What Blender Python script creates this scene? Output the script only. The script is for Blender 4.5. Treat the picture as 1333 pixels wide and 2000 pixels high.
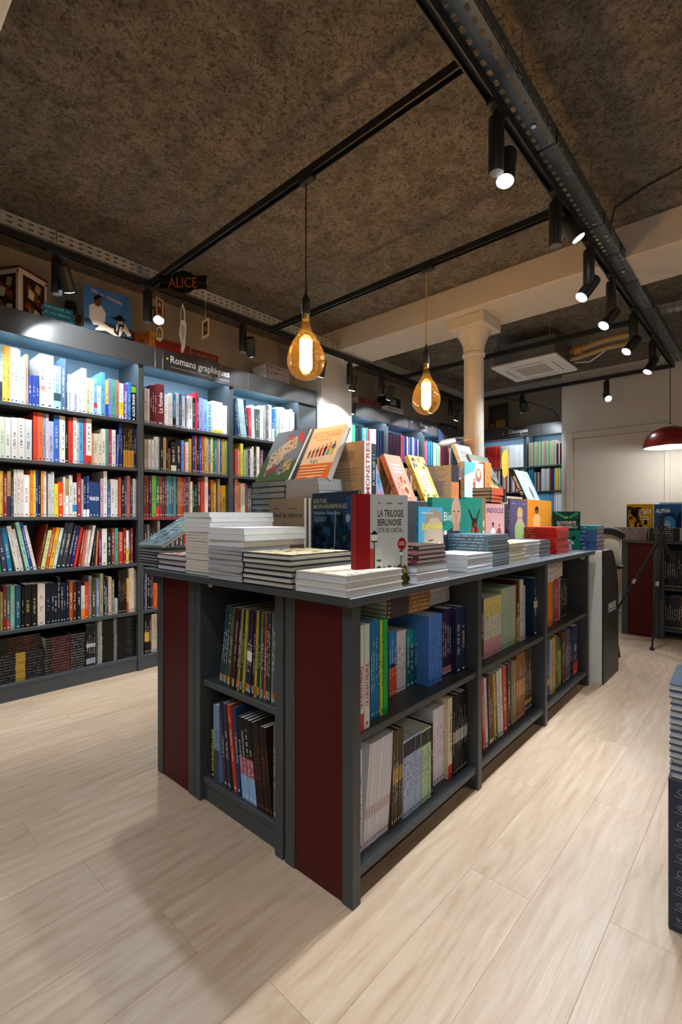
import bpy, math, random
from mathutils import Matrix, Vector
rnd = random.Random(7)
scene = bpy.context.scene
for o in list(bpy.data.objects): bpy.data.objects.remove(o)

# ------------------------------------------------------------------ camera, world, exposure
F, CX, V0, H = 930.0, 666.5, 1010.0, 1.1            # focal length and horizon in photo pixels (1333 x 2000), eye height in m
YAW = math.atan(849 / F)
fw = Vector((math.cos(YAW), math.sin(YAW), 0)); rt = Vector((math.sin(YAW), -math.cos(YAW), 0)); CAM = Vector((0, 0, H))
cd = bpy.data.cameras.new('camera'); cam = bpy.data.objects.new('camera', cd); scene.collection.objects.link(cam)
cam.location = CAM; cam.rotation_euler = (math.pi / 2, 0, YAW - math.pi / 2)
cd.sensor_fit = 'HORIZONTAL'; cd.sensor_width = 24; cd.lens = F / 1333 * 24
cd.shift_y = (V0 - 1000) / 1333; cd.shift_x = -(CX - 666.5) / 1333; cd.clip_start = .02
scene.camera = cam
w = bpy.data.worlds.new('world'); scene.world = w; w.use_nodes = True
w.node_tree.nodes['Background'].inputs[0].default_value = (.72, .8, .95, 1)
w.node_tree.nodes['Background'].inputs[1].default_value = .05
vs = scene.view_settings
vs.view_transform = 'Standard'; vs.look = 'None'; vs.gamma = 1; vs.use_curve_mapping = False
vs.exposure = 0.7

# ------------------------------------------------------------------ helpers
def L(h, k=1.0):
    h = h.lstrip('#'); v = [int(h[i:i + 2], 16) / 255 for i in (0, 2, 4)]
    return tuple(k * (c / 12.92 if c <= .04045 else ((c + .055) / 1.055) ** 2.4) for c in v) + (1.0,)
COL = scene.collection
def lk(o, parent=None):
    COL.objects.link(o)
    if parent is not None: o.parent = parent
    return o
def tag(o, label=None, cat=None, group=None, kind=None):
    for k, v in (('label', label), ('category', cat), ('group', group), ('kind', kind)):
        if v: o[k] = v
    return o
def empty(name, M=None):
    o = bpy.data.objects.new(name, None); o.empty_display_size = .05; COL.objects.link(o)
    if M is not None: o.matrix_world = M
    return o
class MB:
    def __init__(s): s.v = []; s.f = []; s.m = []; s.uv = {}; s.col = {}
    def add(s, vs, fs, mat=0, col=None):
        b = len(s.v); s.v += [tuple(v) for v in vs]
        for f in fs:
            if col is not None: s.col[len(s.f)] = col
            s.f.append(tuple(b + i for i in f)); s.m.append(mat)
        return s
    def box(s, x0, x1, y0, y1, z0, z1, mat=0, col=None):
        return s.add([(x0, y0, z0), (x1, y0, z0), (x1, y1, z0), (x0, y1, z0), (x0, y0, z1), (x1, y0, z1), (x1, y1, z1), (x0, y1, z1)],
                     [(0, 3, 2, 1), (4, 5, 6, 7), (0, 1, 5, 4), (1, 2, 6, 5), (2, 3, 7, 6), (3, 0, 4, 7)], mat, col)
    def bbox(s, x0, x1, y0, y1, z0, z1, b=.004, mat=0):
        """box with chamfered edges"""
        vs = []; 
        for x, sx in ((x0, 1), (x1, -1)):
            for y, sy in ((y0, 1), (y1, -1)):
                for z, sz in ((z0, 1), (z1, -1)):
                    vs += [(x, y + sy * b, z + sz * b), (x + sx * b, y, z + sz * b), (x + sx * b, y + sy * b, z)]
        import itertools
        fs = []
        idx = lambda i, j, k, a: ((i * 2 + j) * 2 + k) * 3 + a
        for i in (0, 1):
            fs.append([idx(i, 0, 0, 0), idx(i, 1, 0, 0), idx(i, 1, 1, 0), idx(i, 0, 1, 0)])
            fs.append([idx(0, i, 0, 1), idx(1, i, 0, 1), idx(1, i, 1, 1), idx(0, i, 1, 1)])
            fs.append([idx(0, 0, i, 2), idx(1, 0, i, 2), idx(1, 1, i, 2), idx(0, 1, i, 2)])
        for j in (0, 1):
            for k in (0, 1):
                fs.append([idx(0, j, k, 1), idx(1, j, k, 1), idx(1, j, k, 2), idx(0, j, k, 2)])
                fs.append([idx(j, 0, k, 0), idx(j, 1, k, 0), idx(j, 1, k, 2), idx(j, 0, k, 2)])
                fs.append([idx(j, k, 0, 0), idx(j, k, 1, 0), idx(j, k, 1, 1), idx(j, k, 0, 1)])
        for i in (0, 1):
            for j in (0, 1):
                for k in (0, 1): fs.append([idx(i, j, k, 0), idx(i, j, k, 1), idx(i, j, k, 2)])
        c = Vector(((x0 + x1) / 2, (y0 + y1) / 2, (z0 + z1) / 2)); out = []
        for f in fs:
            p = [Vector(vs[q]) for q in f]; n = (p[1] - p[0]).cross(p[2] - p[0])
            out.append(f if n.dot(sum(p, Vector()) / len(p) - c) > 0 else f[::-1])
        return s.add(vs, out, mat)
    def lathe(s, prof, n=24, mat=0, c=(0, 0, 0), ax='z'):
        """prof: (radius, height) list"""
        vs = []; fs = []
        for r, h in prof:
            for k in range(n):
                a = 2 * math.pi * k / n; p = (r * math.cos(a), r * math.sin(a), h)
                if ax == 'y': p = (p[0], p[2], p[1])
                if ax == 'x': p = (p[2], p[0], p[1])
                vs.append((p[0] + c[0], p[1] + c[1], p[2] + c[2]))
        for i in range(len(prof) - 1):
            for k in range(n):
                q = [i * n + k, i * n + (k + 1) % n, (i + 1) * n + (k + 1) % n, (i + 1) * n + k]
                fs.append(q if ax != 'y' else q[::-1])
        if prof[0][0] > 1e-6: fs.append(list(range(n))[::-1] if ax != 'y' else list(range(n)))
        if prof[-1][0] > 1e-6:
            e = [(len(prof) - 1) * n + k for k in range(n)]; fs.append(e if ax != 'y' else e[::-1])
        return s.add(vs, fs, mat)
    def tube(s, pts, r, n=8, mat=0):
        pts = [Vector(p) for p in pts]; rs = r if isinstance(r, (list, tuple)) else [r] * len(pts); vs = []; fs = []
        for i, p in enumerate(pts):
            d = (pts[min(i + 1, len(pts) - 1)] - pts[max(i - 1, 0)]).normalized()
            a = d.cross(Vector((0, 0, 1)) if abs(d.z) < .9 else Vector((1, 0, 0))).normalized(); b = d.cross(a)
            for k in range(n):
                t = 2 * math.pi * k / n; vs.append(p + rs[i] * (math.cos(t) * a + math.sin(t) * b))
        for i in range(len(pts) - 1):
            for k in range(n): fs.append([i * n + k, i * n + (k + 1) % n, (i + 1) * n + (k + 1) % n, (i + 1) * n + k])
        fs.append(list(range(n))[::-1]); fs.append([(len(pts) - 1) * n + k for k in range(n)])
        return s.add(vs, fs, mat)
    def prism(s, poly, axis, a, b, mat=0, col=None):
        """poly in the two other axes, extruded along axis from a to b"""
        def P(u, v, t): return {'x': (t, u, v), 'y': (u, t, v), 'z': (u, v, t)}[axis]
        n = len(poly); vs = [P(u, v, a) for u, v in poly] + [P(u, v, b) for u, v in poly]
        ar = sum(poly[i][0] * poly[(i + 1) % n][1] - poly[(i + 1) % n][0] * poly[i][1] for i in range(n))
        fl = (ar > 0) != (axis == 'y')
        fs = [list(range(n))[::-1], [n + i for i in range(n)]] + [[i, (i + 1) % n, n + (i + 1) % n, n + i] for i in range(n)]
        if not fl: fs = [f[::-1] for f in fs]
        return s.add(vs, fs, mat, col)
    def mesh(s, name, mats, smooth=False):
        me = bpy.data.meshes.new(name); me.from_pydata(s.v, [], s.f)
        for m in mats: me.materials.append(m)
        if len(mats) > 1: me.polygons.foreach_set('material_index', s.m)
        if s.uv:
            ul = me.uv_layers.new(name='UVMap')
            for pi, uvs in s.uv.items():
                p = me.polygons[pi]
                for li, q in zip(p.loop_indices, uvs): ul.data[li].uv = q
        if s.col:
            at = me.color_attributes.new('Col', 'FLOAT_COLOR', 'CORNER')
            for p in me.polygons:
                c = s.col.get(p.index, (1, 1, 1, 1))
                for li in p.loop_indices: at.data[li].color = c
        if smooth:
            me.polygons.foreach_set('use_smooth', [True] * len(me.polygons))
            try: me.set_sharp_from_angle(angle=math.radians(40))
            except Exception: pass
        return me
    def build(s, name, mats, parent=None, M=None, smooth=False):
        if not isinstance(mats, (list, tuple)): mats = [mats]
        o = bpy.data.objects.new(name, s.mesh(name, mats, smooth)); lk(o, parent)
        if M is not None: o.matrix_world = M
        return o

class Fr:
    """upright frame: r to the viewer's right, i into the furniture, z up; a pixel is turned into a point where its ray meets a plane of the frame"""
    def __init__(s, ox, oy, ang):
        s.o = Vector((ox, oy, 0)); s.r = Vector((math.cos(ang), math.sin(ang), 0)); s.i = Vector((-math.sin(ang), math.cos(ang), 0)); s.ang = ang
    def ray(s, u, v): return fw + (u - CX) / F * rt + Vector((0, 0, (V0 - v) / F))
    def hit(s, u, v, dep):
        d = s.ray(u, v); t = ((s.o - CAM).dot(s.i) + dep) / d.dot(s.i); p = CAM + d * t
        return (p - s.o).dot(s.r), p.z
    def hitz(s, u, v, z):
        d = s.ray(u, v); p = CAM + d * ((z - H) / d.z); return (p - s.o).dot(s.r), (p - s.o).dot(s.i)
    def P(s, r, i, z): return s.o + s.r * r + s.i * i + Vector((0, 0, z))
    def M(s, r=0, i=0, z=0): return Matrix.Translation(s.P(r, i, z)) @ Matrix.Rotation(s.ang, 4, 'Z')
A_ISL = math.radians(.75)
WALL = Fr(0, 0, 0)                       # left wall bookcases: r = +X, i = +Y
BACK = Fr(0, 0, -math.pi / 2)            # back wall: i = +X, r = -Y
ISL = Fr(1.003, .871, A_ISL)             # island, long side
ISE = Fr(1.003, .871, A_ISL - math.pi / 2)   # island, short side: i = along the island, r = -across
TOP = .883

# ------------------------------------------------------------------ materials
def mat(name, col=None, rough=.5, metal=0, spec=None, emit=None, estr=0):
    m = bpy.data.materials.new(name); m.use_nodes = True; b = m.node_tree.nodes['Principled BSDF']
    if col is not None: b.inputs['Base Color'].default_value = col if len(col) == 4 else (*col, 1)
    b.inputs['Roughness'].default_value = rough; b.inputs['Metallic'].default_value = metal
    if spec is not None: b.inputs['Specular IOR Level'].default_value = spec
    if emit: b.inputs['Emission Color'].default_value = emit if len(emit) == 4 else (*emit, 1); b.inputs['Emission Strength'].default_value = estr
    m.diffuse_color = b.inputs['Base Color'].default_value
    return m
class NT:
    def __init__(s, m): s.t = m.node_tree; s.n = s.t.nodes; s.l = s.t.links; s.b = s.n['Principled BSDF']
    def new(s, typ, **k):
        n = s.n.new(typ)
        for a, v in k.items():
            if a.startswith('i_'):
                key = a[2:]; key = int(key) if key.isdigit() else key.replace('_', ' ')
                n.inputs[key].default_value = v
            else: setattr(n, a, v)
        return n
    def link(s, a, b): s.l.new(a, b)
    def math(s, op, a, b=None, c=None):
        n = s.n.new('ShaderNodeMath'); n.operation = op
        for i, q in enumerate((a, b, c)):
            if q is None: continue
            if isinstance(q, (int, float)): n.inputs[i].default_value = q
            else: s.l.new(q, n.inputs[i])
        return n.outputs[0]
    def mix(s, fac, a, b, typ='MIX'):
        n = s.n.new('ShaderNodeMix'); n.data_type = 'RGBA'; n.blend_type = typ
        for i, q in ((0, fac), (6, a), (7, b)):
            if isinstance(q, (int, float)): n.inputs[i].default_value = q
            elif isinstance(q, tuple): n.inputs[i].default_value = q
            else: s.l.new(q, n.inputs[i])
        return n.outputs[2]
    def ramp(s, fac, stops):
        n = s.n.new('ShaderNodeValToRGB'); s.l.new(fac, n.inputs[0]); e = n.color_ramp.elements
        while len(e) < len(stops): e.new(.5)
        for q, (p, c) in zip(e, stops): q.position = p; q.color = c
        return n.outputs[0]
    def noise(s, vec, scale, detail=4, rough=.5, dist=0):
        n = s.n.new('ShaderNodeTexNoise'); n.inputs['Scale'].default_value = scale; n.inputs['Detail'].default_value = detail
        n.inputs['Roughness'].default_value = rough; n.inputs['Distortion'].default_value = dist
        if vec is not None: s.l.new(vec, n.inputs['Vector'])
        return n.outputs[0]
    def mapping(s, vec, scale=(1, 1, 1), loc=None):
        n = s.n.new('ShaderNodeMapping'); n.inputs['Scale'].default_value = scale; s.l.new(vec, n.inputs[0])
        if loc is not None: s.l.new(loc, n.inputs['Location'])
        return n.outputs[0]
    def bump(s, h, strength, dist=.01):
        n = s.n.new('ShaderNodeBump'); n.inputs['Strength'].default_value = strength; n.inputs['Distance'].default_value = dist
        s.l.new(h, n.inputs['Height']); s.l.new(n.outputs[0], s.b.inputs['Normal'])
def painted(name, col, rough, var=.12, scale=6, bump=.05):
    m = mat(name, col, rough); t = NT(m); g = t.new('ShaderNodeTexCoord').outputs['Object']
    n = t.noise(g, scale, 5, .6); c = t.mix(n, tuple(x * (1 - var) for x in col[:3]) + (1,), tuple(x * (1 + var) for x in col[:3]) + (1,))
    t.link(c, t.b.inputs['Base Color']); t.bump(t.noise(g, 220, 2), bump, .001); return m
M_PAINT = painted('anthracite_paint', (.046, .053, .058, 1), .46)
M_SHELFIN = painted('blue_grey_paint', (.075, .125, .165, 1), .5)
M_HEAD = painted('dark_satin_laminate', (.05, .047, .045, 1), .34, .1, 3)
M_SIGN = painted('dark_sign_board', (.035, .03, .032, 1), .38, .08, 3)
M_RED = painted('dark_red_lacquer', (.07, .0045, .0055, 1), .5, .18, 5); M_RED.node_tree.nodes['Principled BSDF'].inputs['Specular IOR Level'].default_value = .22
M_WALLW = painted('warm_white_wall', (.62, .59, .54, 1), .85, .04, 3, .1)
M_WALLB = painted('brown_grey_wall', (.33, .28, .22, 1), .9, .08, 3, .1)
M_BEAM = painted('beige_beam_paint', (.56, .5, .43, 1), .85, .04, 3, .1)
M_COLUMN = painted('cream_column_paint', (.62, .56, .47, 1), .6, .04, 4, .1)
M_BLACK = mat('black_metal', (.008, .008, .009, 1), .45)
M_BLACKP = mat('black_plastic', (.012, .012, .013, 1), .55)
M_TRAY = painted('galvanised_steel', (.42, .43, .44, 1), .45, .12, 30); M_TRAY.node_tree.nodes['Principled BSDF'].inputs['Metallic'].default_value = .35
M_TRAYD = painted('blue_grey_steel_tray', (.1, .125, .15, 1), .4, .15, 20); M_TRAYD.node_tree.nodes['Principled BSDF'].inputs['Metallic'].default_value = .5
M_WHITE = mat('white_plastic', (.8, .8, .79, 1), .45)
M_STEEL = mat('steel', (.55, .55, .56, 1), .3, 1)
M_BRASS = mat('brass', (.75, .48, .16, 1), .25, 1)
M_LENS = mat('spot_lens', (1, 1, 1, 1), .3, emit=(.86, .94, 1.0), estr=30)
M_CORD_R = mat('dark_red_cord', (.05, .006, .006, 1), .8); M_CORD_Y = mat('yellow_cord', (.62, .36, .03, 1), .8)
M_PAPERW = mat('white_paper', (.82, .82, .8, 1), .8)
M_LETTER = mat('white_lettering', (.8, .8, .78, 1), .6)
M_YDOT = mat('yellow_dot', (.75, .6, .05, 1), .6)
def m_floor():
    m = mat('light_oak_vinyl', None, .42); t = NT(m); oi = t.new('ShaderNodeObjectInfo'); tc = t.new('ShaderNodeTexCoord').outputs['Object']
    off = t.new('ShaderNodeCombineXYZ'); t.link(t.math('MULTIPLY', oi.outputs['Random'], 37.0), off.inputs[0]); t.link(t.math('MULTIPLY', oi.outputs['Random'], 91.0), off.inputs[1])
    v = t.mapping(tc, (1.1, 9, 1), off.outputs[0])
    w1 = t.noise(v, 2.2, 6, .62, 1.6); v2 = t.mapping(tc, (3, 90, 1), off.outputs[0]); w2 = t.noise(v2, 2, 3, .6)
    v3 = t.mapping(tc, (2, 5, 1), off.outputs[0]); w3 = t.noise(v3, 1.3, 3, .5, .8)
    wv = t.new('ShaderNodeTexWave', wave_type='BANDS', bands_direction='Y'); wv.inputs['Scale'].default_value = 3.2; wv.inputs['Distortion'].default_value = 9; wv.inputs['Detail'].default_value = 3; wv.inputs['Detail Scale'].default_value = .8
    t.link(t.mapping(tc, (.7, 2.2, 1), off.outputs[0]), wv.inputs[0])
    base = t.ramp(w1, [(.28, L('b8977a')), (.5, L('cbac8e')), (.74, L('dac2a8'))])
    base = t.mix(t.math('MULTIPLY', wv.outputs['Fac'], .22), base, L('e2d0bc'))
    base = t.mix(t.math('MULTIPLY', t.math('GREATER_THAN', w2, .56), .13), base, L('a5866a'))
    base = t.mix(t.math('MULTIPLY', w3, .35), base, L('c4a488'))
    cn = t.noise(t.mapping(tc, (.55, 3.6, 1), off.outputs[0]), 1.15, 2, .45, .35); ct = t.math('FRACT', t.math('MULTIPLY', cn, 11.0))
    base = t.mix(t.math('MULTIPLY', t.ramp(ct, [(.0, (1, 1, 1, 1)), (.3, (.1, .1, .1, 1)), (.8, (0, 0, 0, 1)), (1, (.9, .9, .9, 1))]), .3), base, L('b08d6c'))
    ws = t.noise(t.mapping(tc, (9, 55, 1), off.outputs[0]), 2, 3, .7); base = t.mix(t.math('MULTIPLY', t.ramp(ws, [(.6, (0, 0, 0, 1)), (.74, (1, 1, 1, 1))]), .22), base, L('e8dccb'))
    tone = t.math('ADD', .83, t.math('MULTIPLY', oi.outputs['Random'], .14))
    cc = t.new('ShaderNodeCombineColor'); [t.link(tone, cc.inputs[i]) for i in range(3)]
    t.link(t.mix(1.0, base, cc.outputs[0], 'MULTIPLY'), t.b.inputs['Base Color'])
    t.link(t.math('ADD', .3, t.math('MULTIPLY', w2, .22)), t.b.inputs['Roughness']); t.bump(w2, .12, .002); return m
M_FLOOR = m_floor()
M_JOINT = mat('floor_joint', (.42, .33, .24, 1), .8)
def m_ceil():
    m = mat('sprayed_acoustic_ceiling', None, .95, spec=.1); t = NT(m); g = t.new('ShaderNodeTexCoord').outputs['Object']
    big = t.noise(g, 1.3, 4, .55); mid = t.noise(g, 7, 6, .72, .6); fine = t.noise(g, 42, 6, .8, 1.2); fib = t.noise(g, 90, 3, .7, 2.0)
    c = t.ramp(mid, [(.36, L('8e8578')), (.5, L('b0a595')), (.64, L('c3b8a8'))])
    c = t.mix(t.math('MULTIPLY', t.math('SUBTRACT', 1.0, t.ramp(fine, [(.41, (0, 0, 0, 1)), (.52, (1, 1, 1, 1))])), .82), c, L('3a342c'))
    c = t.mix(t.math('MULTIPLY', t.ramp(fib, [(.56, (0, 0, 0, 1)), (.66, (1, 1, 1, 1))]), .5), c, L('c0b4a2'))
    c = t.mix(t.math('MULTIPLY', big, .4), c, L('857c70')); t.link(c, t.b.inputs['Base Color'])
    t.bump(t.math('ADD', t.math('MULTIPLY', mid, .6), t.math('ADD', fine, t.math('MULTIPLY', fib, .4))), 1.0, .03); return m
M_CEIL = m_ceil()
def m_book():
    """book cover: cloth colour, two colour bands and a column of small lettering on the spine, all read from the book's own properties"""
    m = mat('book_cover', None, .55, spec=.25); t = NT(m)
    def at(n): return t.new('ShaderNodeAttribute', attribute_type='OBJECT', attribute_name=n)
    uv = t.new('ShaderNodeSeparateXYZ'); t.link(t.new('ShaderNodeTexCoord').outputs['UV'], uv.inputs[0]); U, V = uv.outputs[0], uv.outputs[1]
    rndm = t.new('ShaderNodeObjectInfo').outputs['Random']
    def within(x, a, b): return t.math('MULTIPLY', t.math('GREATER_THAN', x, a), t.math('LESS_THAN', x, b))
    col = at('base').outputs['Color']
    for k in ('b1', 'b2'):
        rg = t.new('ShaderNodeSeparateXYZ'); t.link(at(k + 'r').outputs['Vector'], rg.inputs[0])
        col = t.mix(within(V, rg.outputs[0], rg.outputs[1]), col, at(k + 'c').outputs['Color'])
    tr = t.new('ShaderNodeSeparateXYZ'); t.link(at('tr').outputs['Vector'], tr.inputs[0])      # lettering from, to, letters per height
    vv = t.math('MULTIPLY', V, t.math('MULTIPLY', tr.outputs[2], 1.9)); wn = t.new('ShaderNodeTexWhiteNoise', noise_dimensions='3D'); cv = t.new('ShaderNodeCombineXYZ')
    t.link(t.math('FLOOR', t.math('MULTIPLY', vv, 3.0)), cv.inputs[0]); t.link(t.math('FLOOR', t.math('MULTIPLY', U, 13.0)), cv.inputs[1]); t.link(t.math('MULTIPLY', rndm, 300.0), cv.inputs[2]); t.link(cv.outputs[0], wn.inputs[0])
    gap = t.math('LESS_THAN', t.math('FRACT', vv), .72)
    wn2 = t.new('ShaderNodeTexWhiteNoise', noise_dimensions='2D'); cv2 = t.new('ShaderNodeCombineXYZ')
    t.link(t.math('FLOOR', vv), cv2.inputs[0]); t.link(t.math('MULTIPLY', rndm, 77.0), cv2.inputs[1]); t.link(cv2.outputs[0], wn2.inputs[0])
    word = t.math('GREATER_THAN', wn2.outputs[0], .2)
    ink = t.math('MULTIPLY', t.math('MULTIPLY', within(V, tr.outputs[0], tr.outputs[1]), within(U, .31, .69)), t.math('MULTIPLY', t.math('MULTIPLY', gap, word), t.math('GREATER_THAN', wn.outputs[0], .42)))
    pub = t.math('MULTIPLY', within(V, .035, .065), within(U, .3, .7))
    col = t.mix(t.math('MAXIMUM', ink, pub), col, at('ink').outputs['Color'])
    t.link(col, t.b.inputs['Base Color']); return m
M_BOOK = m_book()
def m_pages():
    m = mat('page_edges', (.72, .71, .68, 1), .85); t = NT(m); g = t.new('ShaderNodeTexCoord').outputs['UV']
    n = t.noise(t.mapping(g, (1, 60, 1)), 3, 2); oi = t.new('ShaderNodeAttribute', attribute_type='OBJECT', attribute_name='paper').outputs['Color']
    t.link(t.mix(t.math('MULTIPLY', n, .28), oi, (.38, .37, .35, 1)), t.b.inputs['Base Color']); return m
M_PAGES = m_pages()
def m_print():
    m = mat('cover_print', None, .72, spec=.12); t = NT(m); t.link(t.new('ShaderNodeVertexColor', layer_name='Col').outputs[0], t.b.inputs['Base Color']); return m
M_PRINT = m_print()
M_CLEAR = mat('clear_acrylic', (.9, .95, .95, 1), .05)
def m_clear(m, tint, gl=.12):
    t = NT(m); t.n.remove(t.b); o = t.n['Material Output']; tr = t.new('ShaderNodeBsdfTransparent'); tr.inputs[0].default_value = tint
    g = t.new('ShaderNodeBsdfGlossy'); g.inputs['Roughness'].default_value = .03; lw = t.new('ShaderNodeLayerWeight'); lw.inputs[0].default_value = .35
    mx = t.new('ShaderNodeMixShader'); t.link(t.math('MULTIPLY_ADD', t.math('POWER', lw.outputs['Facing'], 3.0), .55, gl * .3), mx.inputs[0]); t.link(tr.outputs[0], mx.inputs[1]); t.link(g.outputs[0], mx.inputs[2]); t.link(mx.outputs[0], o.inputs[0])
m_clear(M_CLEAR, (.93, .97, .97, 1)); M_AMBER = mat('amber_glass'); m_clear(M_AMBER, (1.0, .80, .47, 1), .2)
t = NT.__new__(NT); t.t = M_AMBER.node_tree; t.n = t.t.nodes; t.l = t.t.links
mo = t.n['Material Output']; old = mo.inputs[0].links[0].from_socket; tl = t.new('ShaderNodeBsdfTranslucent'); tl.inputs[0].default_value = (.9, .5, .12, 1); mx = t.new('ShaderNodeMixShader'); mx.inputs[0].default_value = .012
t.link(old, mx.inputs[1]); t.link(tl.outputs[0], mx.inputs[2]); t.link(mx.outputs[0], mo.inputs[0])
M_FIL = mat('filament_glow', (1, .6, .2, 1), .5, emit=(1, .66, .27), estr=60)

# ------------------------------------------------------------------ room shell
ZC = 2.86; XB = 6.8; YL = 3.70; XF = -2.6; YR = -3.2
def struct(name, mb, m, parent=None, smooth=False):
    o = mb.build(name, m, parent, smooth=smooth)
    if parent is None: o['kind'] = 'structure'
    return o
fl = struct('floor', MB().box(XF - .1, XB + .1, YR - .1, YL + .1, -.12, -.004), M_JOINT)
PW, PL = .186, 1.24
pm = MB().bbox(0, PL - .0005, 0, PW - .0005, -.004, 0, .0003).mesh('plank', [M_FLOOR])
rows = int((YL - YR) / PW) + 1
npl = 0
for j in range(rows):
    y = YR + j * PW
    if y < -1.25: continue
    x = XF + (j * .47 % 1) * PL - PL + 1.0
    while x < 6.75:
        if x > -1.3:
            p = bpy.data.objects.new('plank', pm); lk(p, fl); p.location = (x, y, 0); npl += 1
        x += PL
# the strip of floor behind the camera, too far back to be seen plank by plank
MB().box(XF, XB, YR, -1.25, -.004, -.0005).build('planking', M_FLOOR, fl)
MB().box(XF, -1.0, -1.25, YL, -.004, -.0006).build('planking', M_FLOOR, fl)
struct('ceiling', MB().box(XF - .1, XB + .1, YR - .1, YL + .1, ZC, ZC + .1), M_CEIL)
struct('wall_left', MB().box(XF - .1, XB + .1, YL, YL + .1, 0, ZC), M_WALLB)
struct('wall_back', MB().box(XB, XB + .1, YR, YL, 0, ZC), M_WALLB)
struct('wall_right', MB().box(XF - .1, XB + .1, YR - .1, YR, 0, ZC), M_WALLW)
struct('wall_front', MB().box(XF - .1, XF, YR, YL, 0, ZC), M_WALLW)
# white wall with the cupboard door, standing forward of the back bookcases
XD = 6.22; ye = -BACK.hit(1098, 900, XD)[0]
def bk(u, v, x=XD): a, z = BACK.hit(u, v, x); return -a, z
d0, dz = bk(1120, 857); d1, _ = bk(1299, 840)
wd = MB(); wd.box(XD, XB, d0, ye, 0, ZC); wd.box(XD, XB, d1, d0, dz, ZC); wd.box(XD, XB, YR, d1, 0, ZC)
wdo = struct('wall_door_side', wd, M_WALLW)
dr = struct('door_1', MB().box(XD + .012, XD + .05, d1 + .004, d0 - .004, .004, dz - .004), M_WALLW)
tr1 = MB(); w_ = .075
tr1.bbox(XD - .014, XD, d0, d0 + w_, 0, dz + w_, .004); tr1.build('trim_1', M_WALLW)['kind'] = 'structure'
MB().bbox(XD - .014, XD, d1, d0, dz, dz + w_, .004).build('trim_2', M_WALLW)['kind'] = 'structure'
MB().bbox(XD - .014, XD, d1 - .05, d1, 0, dz + w_, .004).build('trim_3', M_WALLW)['kind'] = 'structure'
# beam, column, pilaster
struct('beam', MB().bbox(3.27, 3.73, YR, YL, 2.655, ZC, .006), M_BEAM)
c0 = WALL.hitz(926, 700, 2.3)
colx, coly = 3.50, None
a = (926 - CX) / F; d = fw + a * rt; coly = d.y / d.x * colx
cm = MB(); R_ = .082
cm.lathe([(R_ + .03, 0), (R_ + .03, .09), (R_ + .012, .12), (R_, .14), (R_ - .004, 1.4), (R_ - .006, 2.36)], 32)
co = struct('column', cm, M_COLUMN, smooth=True)
co.location = (colx, coly, 0)
k = MB(); k.lathe([(R_ - .006, 2.36), (R_ + .006, 2.372), (R_ + .006, 2.39), (R_ - .004, 2.40), (R_ + .004, 2.46), (R_ + .03, 2.52), (R_ + .05, 2.545), (R_ + .05, 2.565)], 32)
k.build('capital', M_COLUMN, co, smooth=True)
k = MB(); k.bbox(-.155, .155, -.155, .155, 2.565, 2.655, .006); k.build('abacus', M_COLUMN, co)
pp = MB().box(0, .004, 0, 1, 0, 1)
struct('pilaster', MB().bbox(3.335, 3.785, 3.30, YL, 0, ZC, .004), M_WALLW)
# sheet of paper taped round the column
sp = MB(); n = 9; vs = []; r2 = R_ + .001
for i in range(n):
    t = math.radians(150 + 80 * i / (n - 1)); vs += [(r2 * math.cos(t), r2 * math.sin(t), 1.5), (r2 * math.cos(t), r2 * math.sin(t), 1.72)]
sp.add(vs, [(2 * i, 2 * i + 1, 2 * i + 3, 2 * i + 2) for i in range(n - 1)])
so = sp.build('paper_notice', mat('peach_paper', L('d9b79a'), .8)); so.location = (colx, coly, 0); tag(so, 'peach paper sheet with faint sketch taped round the cream column', 'notice')

# ------------------------------------------------------------------ lighting track, cable trays, spots
ZT = 2.6; YM, YLT, XBT = .76, 3.02, 5.76; RAILS = (1.455, 2.467, 4.26)
def rail(name, p, q, label, group=None):
    """black three-circuit track: a channel with a recessed slot"""
    p = Vector(p); q = Vector(q); dv = (q - p); ln = dv.length; a = math.atan2(dv.y, dv.x)
    m = MB(); s_, h_ = .018, .034
    m.prism([(-s_, 0), (-s_ + .006, 0), (-s_ + .006, .022), (s_ - .006, .022), (s_ - .006, 0), (s_, 0), (s_, h_), (-s_, h_)], 'x', 0, ln)
    e = m.build(name, M_BLACK, M=Matrix.Translation(p) @ Matrix.Rotation(a, 4, 'Z'))
    return tag(e, label, 'light track', group)
rail('light_track', (XF + .3, YM, ZT), (XBT - .02, YM, ZT), 'long black lighting track under blue-grey cable tray')
rail('light_track', (XF + .3, YLT, ZT), (XBT - .02, YLT, ZT), 'long black lighting track in front of the wall bookcases')
rail('light_track', (XBT, YM - .018, ZT), (XBT, YLT + .018, ZT), 'black lighting track across the room before the cupboard door')
for x, s in zip(RAILS, ('carrying the lamp on a dark red cord', 'carrying the lamp on a yellow cord', 'passing under the ceiling air conditioner')):
    rail('light_track', (x, YM + .018, ZT), (x, YLT - .018, ZT), 'black cross track ' + s)
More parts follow.
